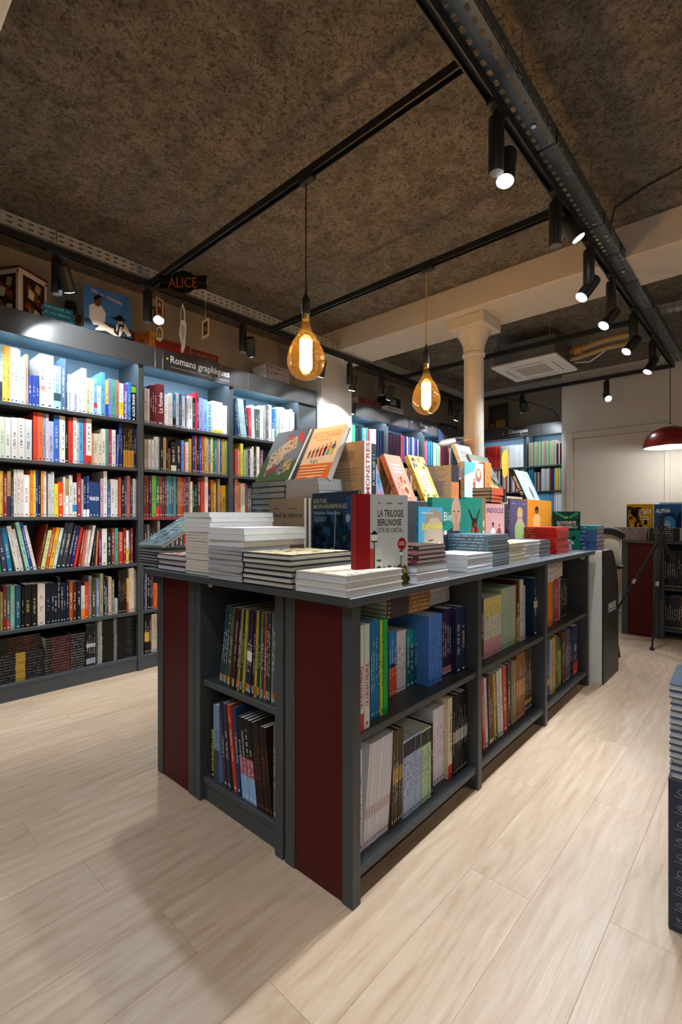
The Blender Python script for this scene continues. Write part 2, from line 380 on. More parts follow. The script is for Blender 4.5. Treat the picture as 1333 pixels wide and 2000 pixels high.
def tray(name, x0, x1, wd, ht, M, mt, label, side_rows, per=.05):
    """perforated cable tray with real slots: bottom and two flanges"""
    m = MB(); n = int((x1 - x0) / per)
    def strip(a, b, put, nrow):
        """a..b across the strip, put(along, across) -> point"""
        g = (b - a) / nrow
        for k in range(n):
            X = x0 + k * per; xs = [X, X + per * .25, X + per * .75, X + per]
            for r in range(nrow):
                off = 0
                ys = [a + g * r, a + g * (r + .33), a + g * (r + .67), a + g * (r + 1)]
                b0 = len(m.v); m.v += [tuple(put(x, y)) for y in ys for x in xs]
                for j in range(3):
                    for i in range(3):
                        if i == 1 and j == 1: continue
                        m.f.append((b0 + j * 4 + i, b0 + j * 4 + i + 1, b0 + j * 4 + i + 5, b0 + j * 4 + i + 4)); m.m.append(0)
    strip(-wd / 2, wd / 2, lambda x, y: (x, y, 0), 3)
    for s in (-1, 1): strip(0, ht, lambda x, z, s=s: (x, s * wd / 2, z), side_rows)
    m.box(x0, x1, -wd / 2 - .004, -wd / 2 + .006, ht, ht + .003); m.box(x0, x1, wd / 2 - .006, wd / 2 + .004, ht, ht + .003)
    o = m.build(name, mt, M=M); tag(o, label, 'cable tray'); return o
t1 = tray('cable_tray', XF + .4, XBT + .03, .135, .055, Matrix.Translation((0, YM - .025, ZT + .046)), M_TRAYD, 'blue-grey perforated cable tray over the long track above the table', 2)
t2 = tray('cable_tray', XF + .4, XBT, .1, .058, Matrix.Translation((0, YLT + .02, ZT + .046)), M_TRAY, 'pale galvanised cable tray above the wall bookcases', 2)
t3 = tray('cable_tray', 0, YLT - YM, .1, .05, Matrix.Translation((XBT + .03, YM, ZT + .046)) @ Matrix.Rotation(math.pi / 2, 4, 'Z'), M_TRAY, 'pale galvanised cable tray before the cupboard wall', 2)
t4 = tray('cable_tray', 0, 1.6, .1, .04, Matrix.Translation((4.55, .72, 2.74)) @ Matrix.Rotation(-math.pi / 2 + .1, 4, 'Z'), M_TRAY, 'short galvanised cable tray branching off beside the beam', 2)
for t, xs in ((t1, (1.72, 2.6, 3.7, 4.8)), (t2, (.9, 2.2, 3.4, 4.6))):
    for x in xs:
        y = -.055; m = MB().tube([(x, y, .0), (x, y, ZC - ZT - .046)], .0028, 6); m.build('hanger_rod', M_STEEL, t)
for x in (1.9, 2.75, 3.4, 4.4):
    m = MB(); m.lathe([(.010, -.003), (.010, .001), (.005, .004)], 10, c=(x, -.03, -.004)); m.build('bolt', M_STEEL, t1)
for x in (2.05, 2.78, 3.15, 3.6, 4.15):
    m = MB(); m.box(x, x + .006, -.071, .071, -.003, .0); m.box(x, x + .006, -.0715, -.068, 0, .06); m.build('cable_tie', M_BLACKP, t1)
# cable running over the ceiling and down to the tray
pts = [(3.05, .70, 2.71), (3.04, .69, 2.79), (3.03, .67, 2.848), (2.95, .50, 2.85), (2.9, .30, 2.852), (2.75, .16, 2.85), (2.6, .0, 2.852), (2.35, -.2, 2.852)]
tag(MB().tube(pts, .005, 8).build('ceiling_cable', M_BLACKP), 'black cable pinned across the rough ceiling', 'cable')

SPOTW = 34.0
def spot(gear, lens, aim, track_xy, watt, label, group='track spotlights', size=62, glow=True, blend=.5):
    """gear cylinder hanging from the track beside a tilting lamp head; gear = (x, y), lens = centre of the lit face, aim = a point it shines at"""
    gx, gy = gear; e = empty('track_spotlight', Matrix.Translation((gx, gy, ZT))); tag(e, label, 'spotlight', group)
    def pt(mb, nm, m, M=None, smooth=True):
        o = mb.build(nm, m, e, smooth=smooth)
        if M is not None: o.matrix_local = M
        return o
    pt(MB().bbox(-.055, .055, -.016, .016, -.012, .02, .003), 'adapter', M_BLACKP, smooth=False)
    pt(MB().lathe([(0.0, -.232), (.026, -.232), (.0285, -.228), (.0285, -.035), (.026, -.03), (.012, -.028), (.012, -.012)], 20), 'gear_housing', M_BLACK)
    pt(MB().lathe([(0, -.2335), (.0245, -.2335), (.0245, -.2325)], 20), 'end_cap', mat_cap)
    lv = Vector(lens) - Vector((gx, gy, ZT)); dr = (Vector(aim) - Vector(lens)).normalized()
    q = dr.to_track_quat('-Z', 'Y').to_matrix().to_4x4(); M = Matrix.Translation(lv) @ q
    pt(MB().lathe([(.031, .0), (.0335, .0), (.0335, .12), (.030, .135), (.012, .138), (0, .138)], 24), 'lamp_head', M_BLACK, M)
    if glow: pt(MB().lathe([(0, -.002), (.029, -.002), (.031, .0)], 24), 'lens', M_LENS, M)
    hp = lv - dr * .1; m = MB(); m.tube([hp, (hp + Vector((0, 0, -.12))) * .5, (0, 0, -.10)], .007, 8); pt(m, 'arm', M_BLACK)
    if watt:
        ld = bpy.data.lights.new('spot_beam', 'SPOT'); ld.energy = watt; ld.color = (.83, .925, 1.0); ld.spot_size = math.radians(size); ld.spot_blend = blend; ld.shadow_soft_size = .028
        lo = bpy.data.objects.new('spot_beam', ld); lk(lo, e); lo.matrix_local = Matrix.Translation(lv + dr * .012) @ q
    return e
mat_cap = mat('grey_end_cap', (.09, .095, .1, 1), .5)
# over the island, from near to far
S = SPOTW
MAIN = [((1.682, YM), (1.735, YM - .01, 2.36), (1.32, .72, .9), 1.25, 'hanging straight down beside the lamp on a dark red cord'),
        ((2.32, YM), (2.57, YM - .03, 2.50), (3.3, -.6, 0), 1.0, 'tilted away from the table, second along the long track'),
        ((2.86, YM), (2.83, YM + .03, 2.31), (2.0, 1.5, .9), 1.8, 'aimed back at the table, before the beam'),
        ((3.34, YM), (3.29, YM + .03, 2.29), (2.35, 1.5, .9), 1.8, 'aimed back at the table, under the beam'),
        ((3.98, YM), (3.90, YM + .03, 2.285), (3.0, 1.6, .9), 1.5, 'aimed back at the table, just past the beam'),
        ((4.70, YM), (4.60, YM + .02, 2.295), (3.9, 1.5, .6), 1.2, 'at the corner of the track above the red lamp')]
for g, l, a, k, s in MAIN: spot(g, l, a, None, S * k, 'black cylinder spotlight ' + s, 'spotlights over the table', 84)
# before the wall bookcases
LEFT = [(.91, (.955, 2.96, 2.38), (1.3, 3.36, 1.72), 1, 'beside the poster of the man in white'), (1.44, (1.475, 2.94, 2.37), (.75, 1.7, .3), 1.2, 'beside the hanging black sign'),
        (2.19, (2.225, 2.96, 2.335), (2.6, 3.36, 1.68), .62, 'between two wall signs'), (2.93, (2.975, 2.96, 2.34), (3.2, 3.36, 1.62), .55, 'just before the white pilaster'),
        (3.43, (3.475, 3.03, 2.325), (3.55, 3.34, 1.4), .6, 'in front of the white pilaster'), (3.93, (3.985, 2.97, 2.325), (4.15, 3.36, 1.72), .8, 'over the red books past the pilaster'),
        (4.75, (4.79, 2.97, 2.32), (4.85, 3.36, 1.72), .6, 'hidden beside the column'), (5.35, (5.4, 2.97, 2.32), (5.45, 3.36, 1.72), 1, 'near the far corner of the wall track')]
for x, l, a, k, s in LEFT: spot((x, YLT), l, a, None, S * .85 * k, 'black cylinder spotlight ' + s, 'spotlights before the wall bookcases', 112, blend=.22)
for y, l, a, k, s in ((2.278, (XBT + .03, 2.235, 2.4), (6.46, 2.3, 1.9), .5, 'over the classics sign'), (1.355, (XBT - .03, 1.33, 2.375), (4.2, .55, 1.2), .8, 'glaring towards the table from the far track')):
    spot((XBT, y), l, a, None, S * k, 'black cylinder spotlight ' + s, 'spotlights on the far track', 75)
# more fixtures of the same kind behind the camera: they light the floor and the near faces of the table
for s, (g, l, a, k) in zip(('near the shop front', 'over the aisle by the shop front', 'over the open floor', 'before the first wall bookcase', 'over the aisle beside the table'), (((-.55, YLT), (-.5, YLT - .05, 2.35), (.3, 1.9, 0), .75), ((-.9, YM), (-.85, YM, 2.35), (.1, .1, 0), .7), ((.1, YM), (.15, YM + .05, 2.35), (.2, 2.4, 0), .7), ((.35, YLT), (.38, YLT + .03, 2.35), (.5, 3.34, 1.6), 1.0), ((.75, YM), (.8, YM - .05, 2.35), (1.6, -.4, 0), 1.1))):
    spot(g, l, a, None, S * k, 'black cylinder spotlight ' + s, 'spotlights behind the viewer', 84)
# soft fill lights added out of view below the ceiling, no real fixtures
for loc, sz, en in (((-1.6, -1.6, ZC - .05), (1.2, 1.2), 18), ((3.2, -2.1, ZC - .05), (1.2, 1.2), 22)):
    ld = bpy.data.lights.new('fill_light', 'AREA'); ld.shape = 'RECTANGLE'; ld.size, ld.size_y = sz; ld.energy = en; ld.color = (1, .95, .88)
    lo = bpy.data.objects.new('fill_light', ld); lk(lo); lo.location = loc

# ------------------------------------------------------------------ pendant bulbs, red lamp
def bulb(x, y, ztop, zs, zb, cordm, label):
    e = empty('pendant_bulb', Matrix.Translation((x, y, ztop))); tag(e, label, 'pendant lamp')
    z = lambda q: q - ztop
    MB().bbox(-.017, .017, -.05, .03, -.022, .0, .004).build('track_adapter', M_BLACKP, e)
    MB().tube([(0, 0, -.02), (0, 0, z(zs) + .05)], .0032, 8).build('cord', cordm, e)
    MB().lathe([(.0045, .06), (.006, .03), (.011, .02), (.018, .008), (.020, 0), (.020, -.055), (.0185, -.062), (.0, -.062)][::-1], 20, c=(0, 0, z(zs))).build('lamp_holder', M_BLACKP, e, smooth=True)
    zc = z(zs) - .062; MB().lathe([(.0, -.024), (.0165, -.024), (.0165, 0), (.0, 0)], 20, c=(0, 0, zc)).build('screw_cap', M_BRASS, e, smooth=True)
    top = zc - .022; ht = top - z(zb); Rb = .0845
    pr = [(0, 0), (.3, .012), (.55, .045), (.78, .11), (.93, .19), (1, .29), (.985, .38), (.9, .49), (.72, .61), (.5, .72), (.33, .80), (.24, .88), (.20, .94), (.17, 1.0)]
    g = MB().lathe([(max(r * Rb, 1e-7), z(zb) + h * ht) for r, h in pr], 36).build('glass_bulb', M_AMBER, e, smooth=True)
    f = MB(); n = 10
    for k in range(n):
        a0, a1 = 2 * math.pi * k / n, 2 * math.pi * (k + 1) / n; rr = .3 * Rb; zz0, zz1 = z(zb) + .2 * ht, z(zb) + .66 * ht
        f.tube([(rr * math.cos(a0), rr * math.sin(a0), zz0), (rr * math.cos((a0 + a1) / 2), rr * math.sin((a0 + a1) / 2), zz1)], .003, 5)
    f.build('filament', M_FIL, e)
    MB().tube([(0, 0, top), (0, 0, z(zb) + .15 * ht)], [.008, .004], 8).build('stem', M_CLEAR, e)
    ld = bpy.data.lights.new('bulb_light', 'POINT'); ld.energy = 7.5; ld.color = (1, .66, .33); ld.shadow_soft_size = .03
    lo = bpy.data.objects.new('bulb_light', ld); lk(lo, e); lo.location = (0, 0, z(zb) + .45 * ht)
bulb(RAILS[0], 1.539, ZT, 2.06, 1.709, M_CORD_R, 'large amber filament bulb on a dark red cord')
bulb(RAILS[1], 1.556, ZT, 2.085, 1.717, M_CORD_Y, 'amber filament bulb on a yellow cord')
lx, ly, lz = 5.72, .775, 1.80
e = empty('pendant_lamp', Matrix.Translation((lx, ly, lz))); tag(e, 'dark red dome pendant lamp on a black cord', 'pendant lamp')
RL = .235
M_LRED = mat('red_enamel', (.24, .018, .012, 1), .28)
dome = [(RL, 0), (RL * .985, .03), (RL * .93, .08), (RL * .82, .125), (RL * .63, .165), (RL * .4, .19), (.045, .203)]
MB().lathe([(r - .003, h - .002) for r, h in dome] + dome[::-1], 40).build('shade', [M_LRED], e, smooth=True)
MB().lathe([(r - .006, h - .004) for r, h in dome], 40).build('shade_lining', mat('white_enamel', (.85, .85, .83, 1), .5), e, smooth=True)
MB().lathe([(.045, .2), (.047, .204), (.047, .216), (.02, .224), (.012, .235)], 24).build('cap', M_STEEL, e, smooth=True)
MB().tube([(0, 0, .23), (0, 0, ZT - lz)], .0035, 8).build('cord', M_BLACKP, e)
MB().lathe([(0, -.0), (.03, .008), (.045, .04), (.035, .08), (.018, .11), (.018, .19)], 20).build('lamp_bulb', mat('lit_bulb', (1, 1, 1, 1), .5, emit=(1, .93, .82), estr=12), e, smooth=True)
ld = bpy.data.lights.new('lamp_light', 'POINT'); ld.energy = 9; ld.color = (1, .96, .9); ld.shadow_soft_size = .05
lo = bpy.data.objects.new('lamp_light', ld); lk(lo, e); lo.location = (0, 0, -.03)

# ------------------------------------------------------------------ air conditioners
def aircon(cx, cy, zp, s, label, body=True):
    e = empty('air_conditioner', Matrix.Translation((cx, cy, zp))); tag(e, label, 'air conditioner'); h = s / 2
    MB().bbox(-h, h, -h, h, 0, .028, .008).build('panel', M_WHITE, e)
    MB().bbox(-h * .93, h * .93, -h * .93, h * .93, .028, .21, .004).build('casing', mat('grey_casing', (.13, .13, .12, 1), .5), e)
    g = .46 * h; MB().box(-g, g, -g, g, -.003, .002).build('intake_grille', mat('beige_grille', (.55, .5, .43, 1), .6), e)
    for k in range(9):
        y = -g + (k + .5) * 2 * g / 9; MB().box(-g, g, y - .003, y + .003, -.006, -.003).build('slat', mat_slat, e)
    for a in range(4):
        M = Matrix.Rotation(a * math.pi / 2, 4, 'Z'); o = MB().bbox(-.58 * h, .58 * h, .66 * h, .82 * h, -.004, .001, .002).build('air_flap', M_WHITE, e); o.matrix_local = M
        o2 = MB().box(-.5 * h, .5 * h, .715 * h, .735 * h, -.006, -.003).build('slot', M_BLACKP, e); o2.matrix_local = M
    for sx in (-1, 1):
        for sy in (-1, 1): MB().tube([(sx * h * .97, sy * h * .8, .1), (sx * h * .97, sy * h * .8, ZC - zp)], .005, 6).build('hanger_rod', M_STEEL, e)
    return e
mat_slat = mat('beige_slat', (.5, .45, .38, 1), .6)
ac = aircon(4.75, 1.755, 2.55, .62, 'white cassette air conditioner with beige pipes behind the column')
for dz, r, m in ((.135, .028, mat('cream_pipe', L('b59a6a'), .7)), (.06, .02, mat('cream_pipe_thin', L('b39868'), .7))):
    MB().tube([(.1, -.3, dz), (.1, -.36, dz), (.08, -.6, dz + .03), (.06, -.88, dz + .02)], r, 10).build('pipe', m, ac, smooth=True)
MB().lathe([(.04, 0), (.043, .01), (.043, .07), (.03, .08)], 14, c=(.1, -.41, .135), ax='y').build('pipe_collar', mat('ochre_collar', L('b98d4c'), .6), ac, smooth=True)
MB().tube([(.2, -.31, .05), (.2, -.45, .03), (.12, -.6, .08)], .006, 6).build('cable', M_WHITE, ac)
aircon(.048, 1.55, 2.52, .62, 'white cassette air conditioner at the edge of the ceiling')

# ------------------------------------------------------------------ text as mesh
_tc = {}
def textmesh(s, bold=0.0):
    k = (s, bold)
    if k not in _tc:
        c = bpy.data.curves.new('t', 'FONT'); c.body = s; c.size = 1; c.resolution_u = 2; c.offset = bold; c.fill_mode = 'FRONT'
        o = bpy.data.objects.new('t', c); me = o.to_mesh()
        vs = [(v.co.x, v.co.y) for v in me.vertices]; fs = [tuple(p.vertices) for p in me.polygons]
        o.to_mesh_clear(); bpy.data.objects.remove(o); bpy.data.curves.remove(c)
        if vs:
            x0 = min(v[0] for v in vs); x1 = max(v[0] for v in vs)
            vs = [(v[0] - x0, v[1]) for v in vs]; w = x1 - x0
        else: w = 0
        _tc[k] = (vs, fs, w)
    return _tc[k]
def put_text(mb, s, fn, width=None, height=.7, bold=.012, col=None, center=False):
    """fn(x, y) maps text plane coordinates to a point; letters are scaled to WIDTH and cap height HEIGHT"""
    vs, fs, w = textmesh(s, bold)
    if not vs: return
    sy = height / .69; sx = sy if width is None else width / w
    ox = -w * sx / 2 if center else 0
    mb.add([fn(ox + x * sx, y * sy) for x, y in vs], fs, 0, col)

M_LED = mat('led_strip_light', (1, 1, 1, 1), .5, emit=(.7, .87, 1.0), estr=6)
# ------------------------------------------------------------------ wall bookcases
def bookcase(name, fr, x0, x1, yf, yb, zs, ztop, label, top_in=M_SHELFIN, plinth=.09, red_edge=None, th=.022, pw=.02, cat='bookcase', group=None, led=3.6):
    """x0..x1 outer width along r, yf front, yb back; zs = heights of the shelf tops, lowest first"""
    e = empty(name, fr.M()); tag(e, label, cat, group)
    def p(nm, b, m=M_PAINT, bev=.0015):
        o = MB().bbox(*b, bev).build(nm, m, e); o.matrix_local = Matrix(); return o
    p('side_panel', (x0, x0 + pw, yf, yb, 0, ztop)); p('side_panel', (x1 - pw, x1, yf, yb, 0, ztop))
    p('back_panel', (x0 + pw, x1 - pw, yb - .012, yb, 0, ztop), top_in)
    p('top_panel', (x0 + pw, x1 - pw, yf + .01, yb - .012, ztop - .022, ztop), top_in)
    for k, z in enumerate(zs):
        o = p('shelf', (x0 + pw, x1 - pw, yf + .008, yb - .012, z - th, z))
        if red_edge == k:
            q = MB().bbox(x0 + pw, x1 - pw, yf + .0045, yf + .0085, z - th, z, .001).build('edge_strip', mat('red_edge_strip', L('8a1c22'), .5), o)
    if led:
        s_ = MB().box(x0 + pw + .01, x1 - pw - .01, yf + .016, yf + .026, ztop - .029, ztop - .023).build('led_strip', M_LED, e); s_.matrix_local = Matrix()
        ld = bpy.data.lights.new('led_light', 'AREA'); ld.shape = 'RECTANGLE'; ld.size = x1 - x0 - .08; ld.size_y = .012; ld.energy = led * (x1 - x0); ld.color = (.6, .82, 1.0)
        lo = bpy.data.objects.new('led_light', ld); lk(lo, e); lo.matrix_local = Matrix.Translation(((x0 + x1) / 2, yf + .03, ztop - .031)) @ Matrix.Rotation(math.radians(18), 4, 'X')
    if plinth: p('plinth', (x0 + pw, x1 - pw, yf + .012, yf + .03, 0, zs[0] - th))
    return e
ZS = [.105, .425, .772, 1.102, 1.45, 1.787]
YF = 3.36
bx = [WALL.hit(u, 900, YF)[0] for u in (275.5, 452, 597)]
B0 = .02
for (a, b), lb, re in (((B0, bx[0]), 'tall anthracite bookcase of six full shelves under the poster', None), ((bx[0], bx[1]), 'tall anthracite bookcase with a red shelf edge under the graphic novels sign', 3), ((bx[1], bx[2] - .07), 'tall anthracite bookcase ending at the white pilaster', 3)):
    bookcase('bookcase', WALL, a, b, YF, YL - .005, ZS, 2.24, lb, red_edge=re)
fp = MB().bbox(bx[2] - .07, 3.33, YF, YF + .02, 0, 2.24, .002).build('filler_panel', M_PAINT); tag(fp, 'narrow anthracite filler board between bookcase and pilaster', 'panel')
bookcase('bookcase', WALL, B0 - .8, B0, YF, YL - .005, ZS, 2.24, 'tall anthracite bookcase behind the viewer')
sx = [WALL.hit(u, 850, YF)[0] for u in (683, 757, 828, 884)]; sx[0] = 3.80
SB = [(sx[0], sx[1]), (sx[1], sx[2]), (sx[2], sx[3]), (sx[3], 6.75)]
for (a, b), lb in zip(SB, ('blue-grey bookcase next to the white pilaster', 'blue-grey bookcase under the black unlettered fascia joint', 'blue-grey bookcase under the series sign', 'blue-grey corner bookcase hidden by the column')):
    bookcase('bookcase', WALL, a, b, YF, YL - .005, ZS, 2.24, lb)
XBF = 6.46
yb_ = [-BACK.hit(u, 900, XBF)[0] for u in (1026,)][0]
for (a, b), lb in (((-3.3, -yb_), 'blue-grey bookcase under the classics sign behind the column'), ((-yb_, -1.6), 'blue-grey bookcase with striped spines beside the cupboard wall')):
    bookcase('bookcase', BACK, a, b, XBF, XB - .005, ZS, 2.24, lb)
# fascias: dark boards standing just in front of the shelves
YH = 3.325; HB, HT = 2.185, 2.335
def fascia(fr, r0, r1, dep, label, zb=HB, zt=HT):
    o = MB().bbox(r0, r1, dep, dep + .03, zb, zt, .002).build('fascia_board', M_HEAD, M=fr.M()); tag(o, label, 'fascia'); return o
h1 = WALL.hit(303, 700, YH)[0]; h2 = WALL.hit(318, 700, YH)[0]; h3 = WALL.hit(456, 700, YH)[0]; h4 = WALL.hit(485, 700, YH)[0]; h5 = WALL.hit(619.5, 780, YH)[0]
fascia(WALL, -.8, h1 - .002, YH, 'long dark fascia board under the poster'); fascia(WALL, h1, h2 - .002, YH, 'short dark fascia strip before the graphic novels sign')
fascia(WALL, h2, h4 - .002, YH, 'dark fascia board behind the graphic novels sign'); fascia(WALL, h4, h5, YH, 'dark fascia board ending at the white pilaster')
f1 = WALL.hit(695, 800, YH)[0]; f2 = WALL.hit(787, 800, YH)[0]; f3 = WALL.hit(799, 800, YH)[0]; f4 = WALL.hit(857, 800, YH)[0]
fascia(WALL, f1, f2 - .002, YH, 'dark fascia board with a bright spot past the pilaster'); fascia(WALL, f2, f3 - .002, YH, 'short dark fascia strip before the series sign')
fascia(WALL, f3, f4 - .002, YH, 'dark fascia board behind the series sign'); fascia(WALL, f4, 6.42, YH, 'dark fascia board running behind the column')
XH = XBF - .035
g1 = BACK.hit(946, 850, XH)[0]; g2 = BACK.hit(1058, 850, XH)[0]
fascia(BACK, -3.2, g2 - .002, XH, 'dark fascia board behind the classics sign'); fascia(BACK, g2, -1.6, XH, 'dark fascia board meeting the cupboard wall')
def sign(fr, r0, r1, dep, text, label, tx0, tx1, th, dots, under=True):
    e = empty('shelf_sign', fr.M()); tag(e, label, 'sign'); wv = []
    n = 16
    for k in range(n + 1):
        s = k / n; wv.append((r0 + (r1 - r0) * s, HT - .018 + .03 * math.exp(-((s - .52) / .22) ** 2) + .012 * s))
    MB().prism([(r0, HB - .002), (r1, HB - .002)] + wv[::-1], 'y', dep - .008, dep - .0005).build('board', M_SIGN, e).matrix_local = Matrix()
    m = MB(); put_text(m, text, lambda x, y: (tx0 + x, dep - .0095, HB + .062 + y), tx1 - tx0, th, .015); o = m.build('lettering', M_LETTER, e); o.matrix_local = Matrix()
    w_ = tx1 - tx0; k_ = .0022
    m = MB(); zl = HB + .03
    pl = [(tx0, zl), (tx0 + w_ * .66, zl), (tx0 + w_ * .645, zl - .014), (tx0 + w_ * .72, zl), (tx1, zl)]
    m.tube([(x, dep - .009, z) for x, z in pl], .0011, 5); o = m.build('underline', M_LETTER, e); o.matrix_local = Matrix()
    for (x, z, r, mt) in dots:
        o = MB().lathe([(r, 0), (r, .001)], 14, c=(x, 0, -dep + .009), ax='z').build('dot', mt, e); o.matrix_local = Matrix.Translation((0, 0, z)) @ Matrix.Rotation(math.pi / 2, 4, 'X')
    return e
M_BDOT = mat('blue_dot', (.05, .22, .5, 1), .6); M_ODOT = mat('orange_dot', (.6, .25, .06, 1), .6)
tx = [WALL.hit(u, 720, YH)[0] for u in (332, 447)]; dx = WALL.hit(326, 705, YH)
sign(WALL, h2 + .001, h3, YH, 'Romans graphiques', 'dark shelf sign lettered Romans graphiques', tx[0], tx[1], .052, [(dx[0], HB + .085, .0075, M_YDOT), (tx[1] - .08, HT - .02, .005, M_ODOT)])
tx = [WALL.hit(u, 825, YH)[0] for u in (819.5, 834)]
sign(WALL, f3 + .001, f4, YH, 'Séries', 'dark shelf sign lettered Séries', tx[0], tx[1], .05, [(tx[0] - .18, HB + .09, .009, M_LETTER), (tx[1] + .13, HB + .09, .006, M_ODOT)])
tx = [BACK.hit(u, 842, XH)[0] for u in (995, 1032)]; dx = BACK.hit(984, 849, XH)
sign(BACK, g1 - .5, g2, XH, 'Classiques', 'dark shelf sign lettered Classiques', tx[0], tx[1], .05, [(dx[0], HB + .07, .009, M_YDOT), (tx[0] - .03, HT - .01, .008, M_BDOT)])

# ------------------------------------------------------------------ the island table: two long bookcases back to back, an end bookcase and one worktop
LI, WI = 2.40, 1.11; ZB = TOP - .026
def isl_part(e, nm, b, m=M_PAINT, bev=.002, par=None):
    o = MB().bbox(*b, bev).build(nm, m, par or e); o.matrix_local = Matrix() ; return o
def long_unit(y0, y1, front, label):
    """bookcase of three bays; front = -1 opens towards y0, +1 towards y1"""
    e = empty('island_bookcase', ISL.M()); tag(e, label, 'bookcase'); P = lambda *a, **k: isl_part(e, *a, **k)
    yb0, yb1 = (y1 - .012, y1) if front < 0 else (y0, y0 + .012)
    fr0, fr1 = (y0, yb0) if front < 0 else (yb1, y1)
    for x0, x1 in ((.78, .814), (1.563, 1.597)): P('divider', (x0, x1, fr0, fr1, 0, ZB))
    P('end_panel', (LI - .034, LI, y0, y1, 0, ZB))
    P('back_panel', (.04, LI - .034, yb0, yb1, .05, ZB), M_RED)
    # framed red end facing down the room
    P('corner_post', (0, .036, y0, y0 + .041, 0, ZB)); P('corner_post', (0, .036, y1 - .044, y1, 0, ZB))
    P('red_end_panel', (.004, .028, y0 + .041, y1 - .044, 0, ZB), M_RED)
    for x0, x1 in ((.036, .78), (.814, 1.563), (1.597, LI - .034)):
        a, b = (y0 + .008, yb0) if front < 0 else (yb1, y1 - .008)
        P('shelf', (x0, x1, a, b, .455, .478)); P('shelf', (x0, x1, a, b, .068, .092))
        o = P('kick_board', (x0, x1, a + (.05 if front < 0 else 0), a + (.062 if front < 0 else .012), 0, .068), M_BLACKP)
    for x in (.772, 1.555, LI - .042):
        P('shelf_pin', (x, x + .004, y0 + .045, y0 + .049, .03, .066), M_STEEL, bev=.0005)
        for k in range(12): pass
    pins = MB()
    for xd in (.78, 1.563, LI - .034):
        for yy in (y0 + .05, y1 - .07):
            for k in range(20): z = .14 + k * .034; pins.box(xd - .0006, xd, yy, yy + .005, z, z + .005)
    o = pins.build('pin_holes', M_BLACKP, e); o.matrix_local = Matrix(); o['kind'] = 'stuff'
    return e
long_unit(0, .284, -1, 'island bookcase with red end panel and three open bays of albums')
long_unit(WI - .292, WI, 1, 'island bookcase on the far side of the table, red end panel')
e = empty('island_bookcase', ISL.M()); tag(e, 'narrow end bookcase between the two red panels of the table', 'bookcase')
for nm, b, m in (('side_panel', (0, .5, .294, .334, 0, ZB), M_PAINT), ('side_panel', (0, .5, .776, .814, 0, ZB), M_PAINT), ('back_panel', (.33, .345, .334, .776, 0, ZB), M_RED),
                 ('shelf', (.012, .33, .334, .776, .447, .47), M_PAINT), ('shelf', (.012, .33, .334, .776, .07, .094), M_PAINT), ('kick_board', (.02, .034, .334, .776, 0, .07), M_PAINT)):
    isl_part(e, nm, b, m)
wt = MB().bbox(-.05, LI + .02, -.032, WI + .03, ZB, TOP, .003).build('worktop', M_PAINT, M=ISL.M()); tag(wt, 'dark grey worktop of the table covered in books', 'tabletop')
for x, y in ((.02, .735), (2.28, .01)):
    m = MB(); n = 14; pts = [(x, y + .011 * math.cos(t * 2 * math.pi / n), ZB - .012 + .011 * math.sin(t * 2 * math.pi / n)) for t in range(n + 1)]; m.tube(pts, .004, 6)
    m.build('grommet_ring', M_WHITE, e).matrix_local = Matrix()
rs = MB().bbox(.70, 2.38, .50, .80, TOP, 1.185, .003).build('display_riser', M_PAINT, M=ISL.M()); tag(rs, 'long grey riser box in the middle of the table under leaning books', 'riser')
rs = MB().bbox(1.72, 2.40, .303, .498, TOP, 1.185, .003).build('display_riser', M_PAINT, M=ISL.M()); tag(rs, 'shorter grey riser box under the small book piles', 'riser')

# ------------------------------------------------------------------ second table beyond, cupboard wall side
CT = Fr(5.12, 1.075, -math.pi / 2)
e = empty('counter_unit', CT.M()); tag(e, 'second anthracite table unit with red end panel by the cupboard wall', 'bookcase')
for nm, b, m in (('corner_post', (0, .05, 0, .04, 0, .86), M_PAINT), ('red_end_panel', (.05, .25, .006, .03, 0, .86), M_RED), ('corner_post', (.25, .295, 0, .04, 0, .86), M_PAINT), ('side_panel', (.30, .335, 0, .5, 0, .86), M_PAINT),
                 ('shelf', (.335, .8, .012, .33, .44, .463), M_PAINT), ('shelf', (.335, .8, .012, .33, .07, .093), M_PAINT), ('side_panel', (.8, .835, 0, .5, 0, .86), M_PAINT), ('back_panel', (.335, .8, .33, .345, 0, .86), M_PAINT),
                 ('red_end_panel', (.885, 1.08, .006, .03, 0, .86), M_RED), ('corner_post', (.84, .885, 0, .04, 0, .86), M_PAINT), ('corner_post', (1.08, 1.13, 0, .04, 0, .86), M_PAINT), ('side_panel', (0, .02, .04, 1.0, 0, .86), M_PAINT)):
    MB().bbox(*b, .002).build(nm, m, e).matrix_local = Matrix()
tag(MB().bbox(-.03, 1.16, -.03, 1.0, .86, .885, .003).build('worktop', M_PAINT, M=CT.M()), 'dark grey worktop of the second table by the cupboard', 'tabletop')

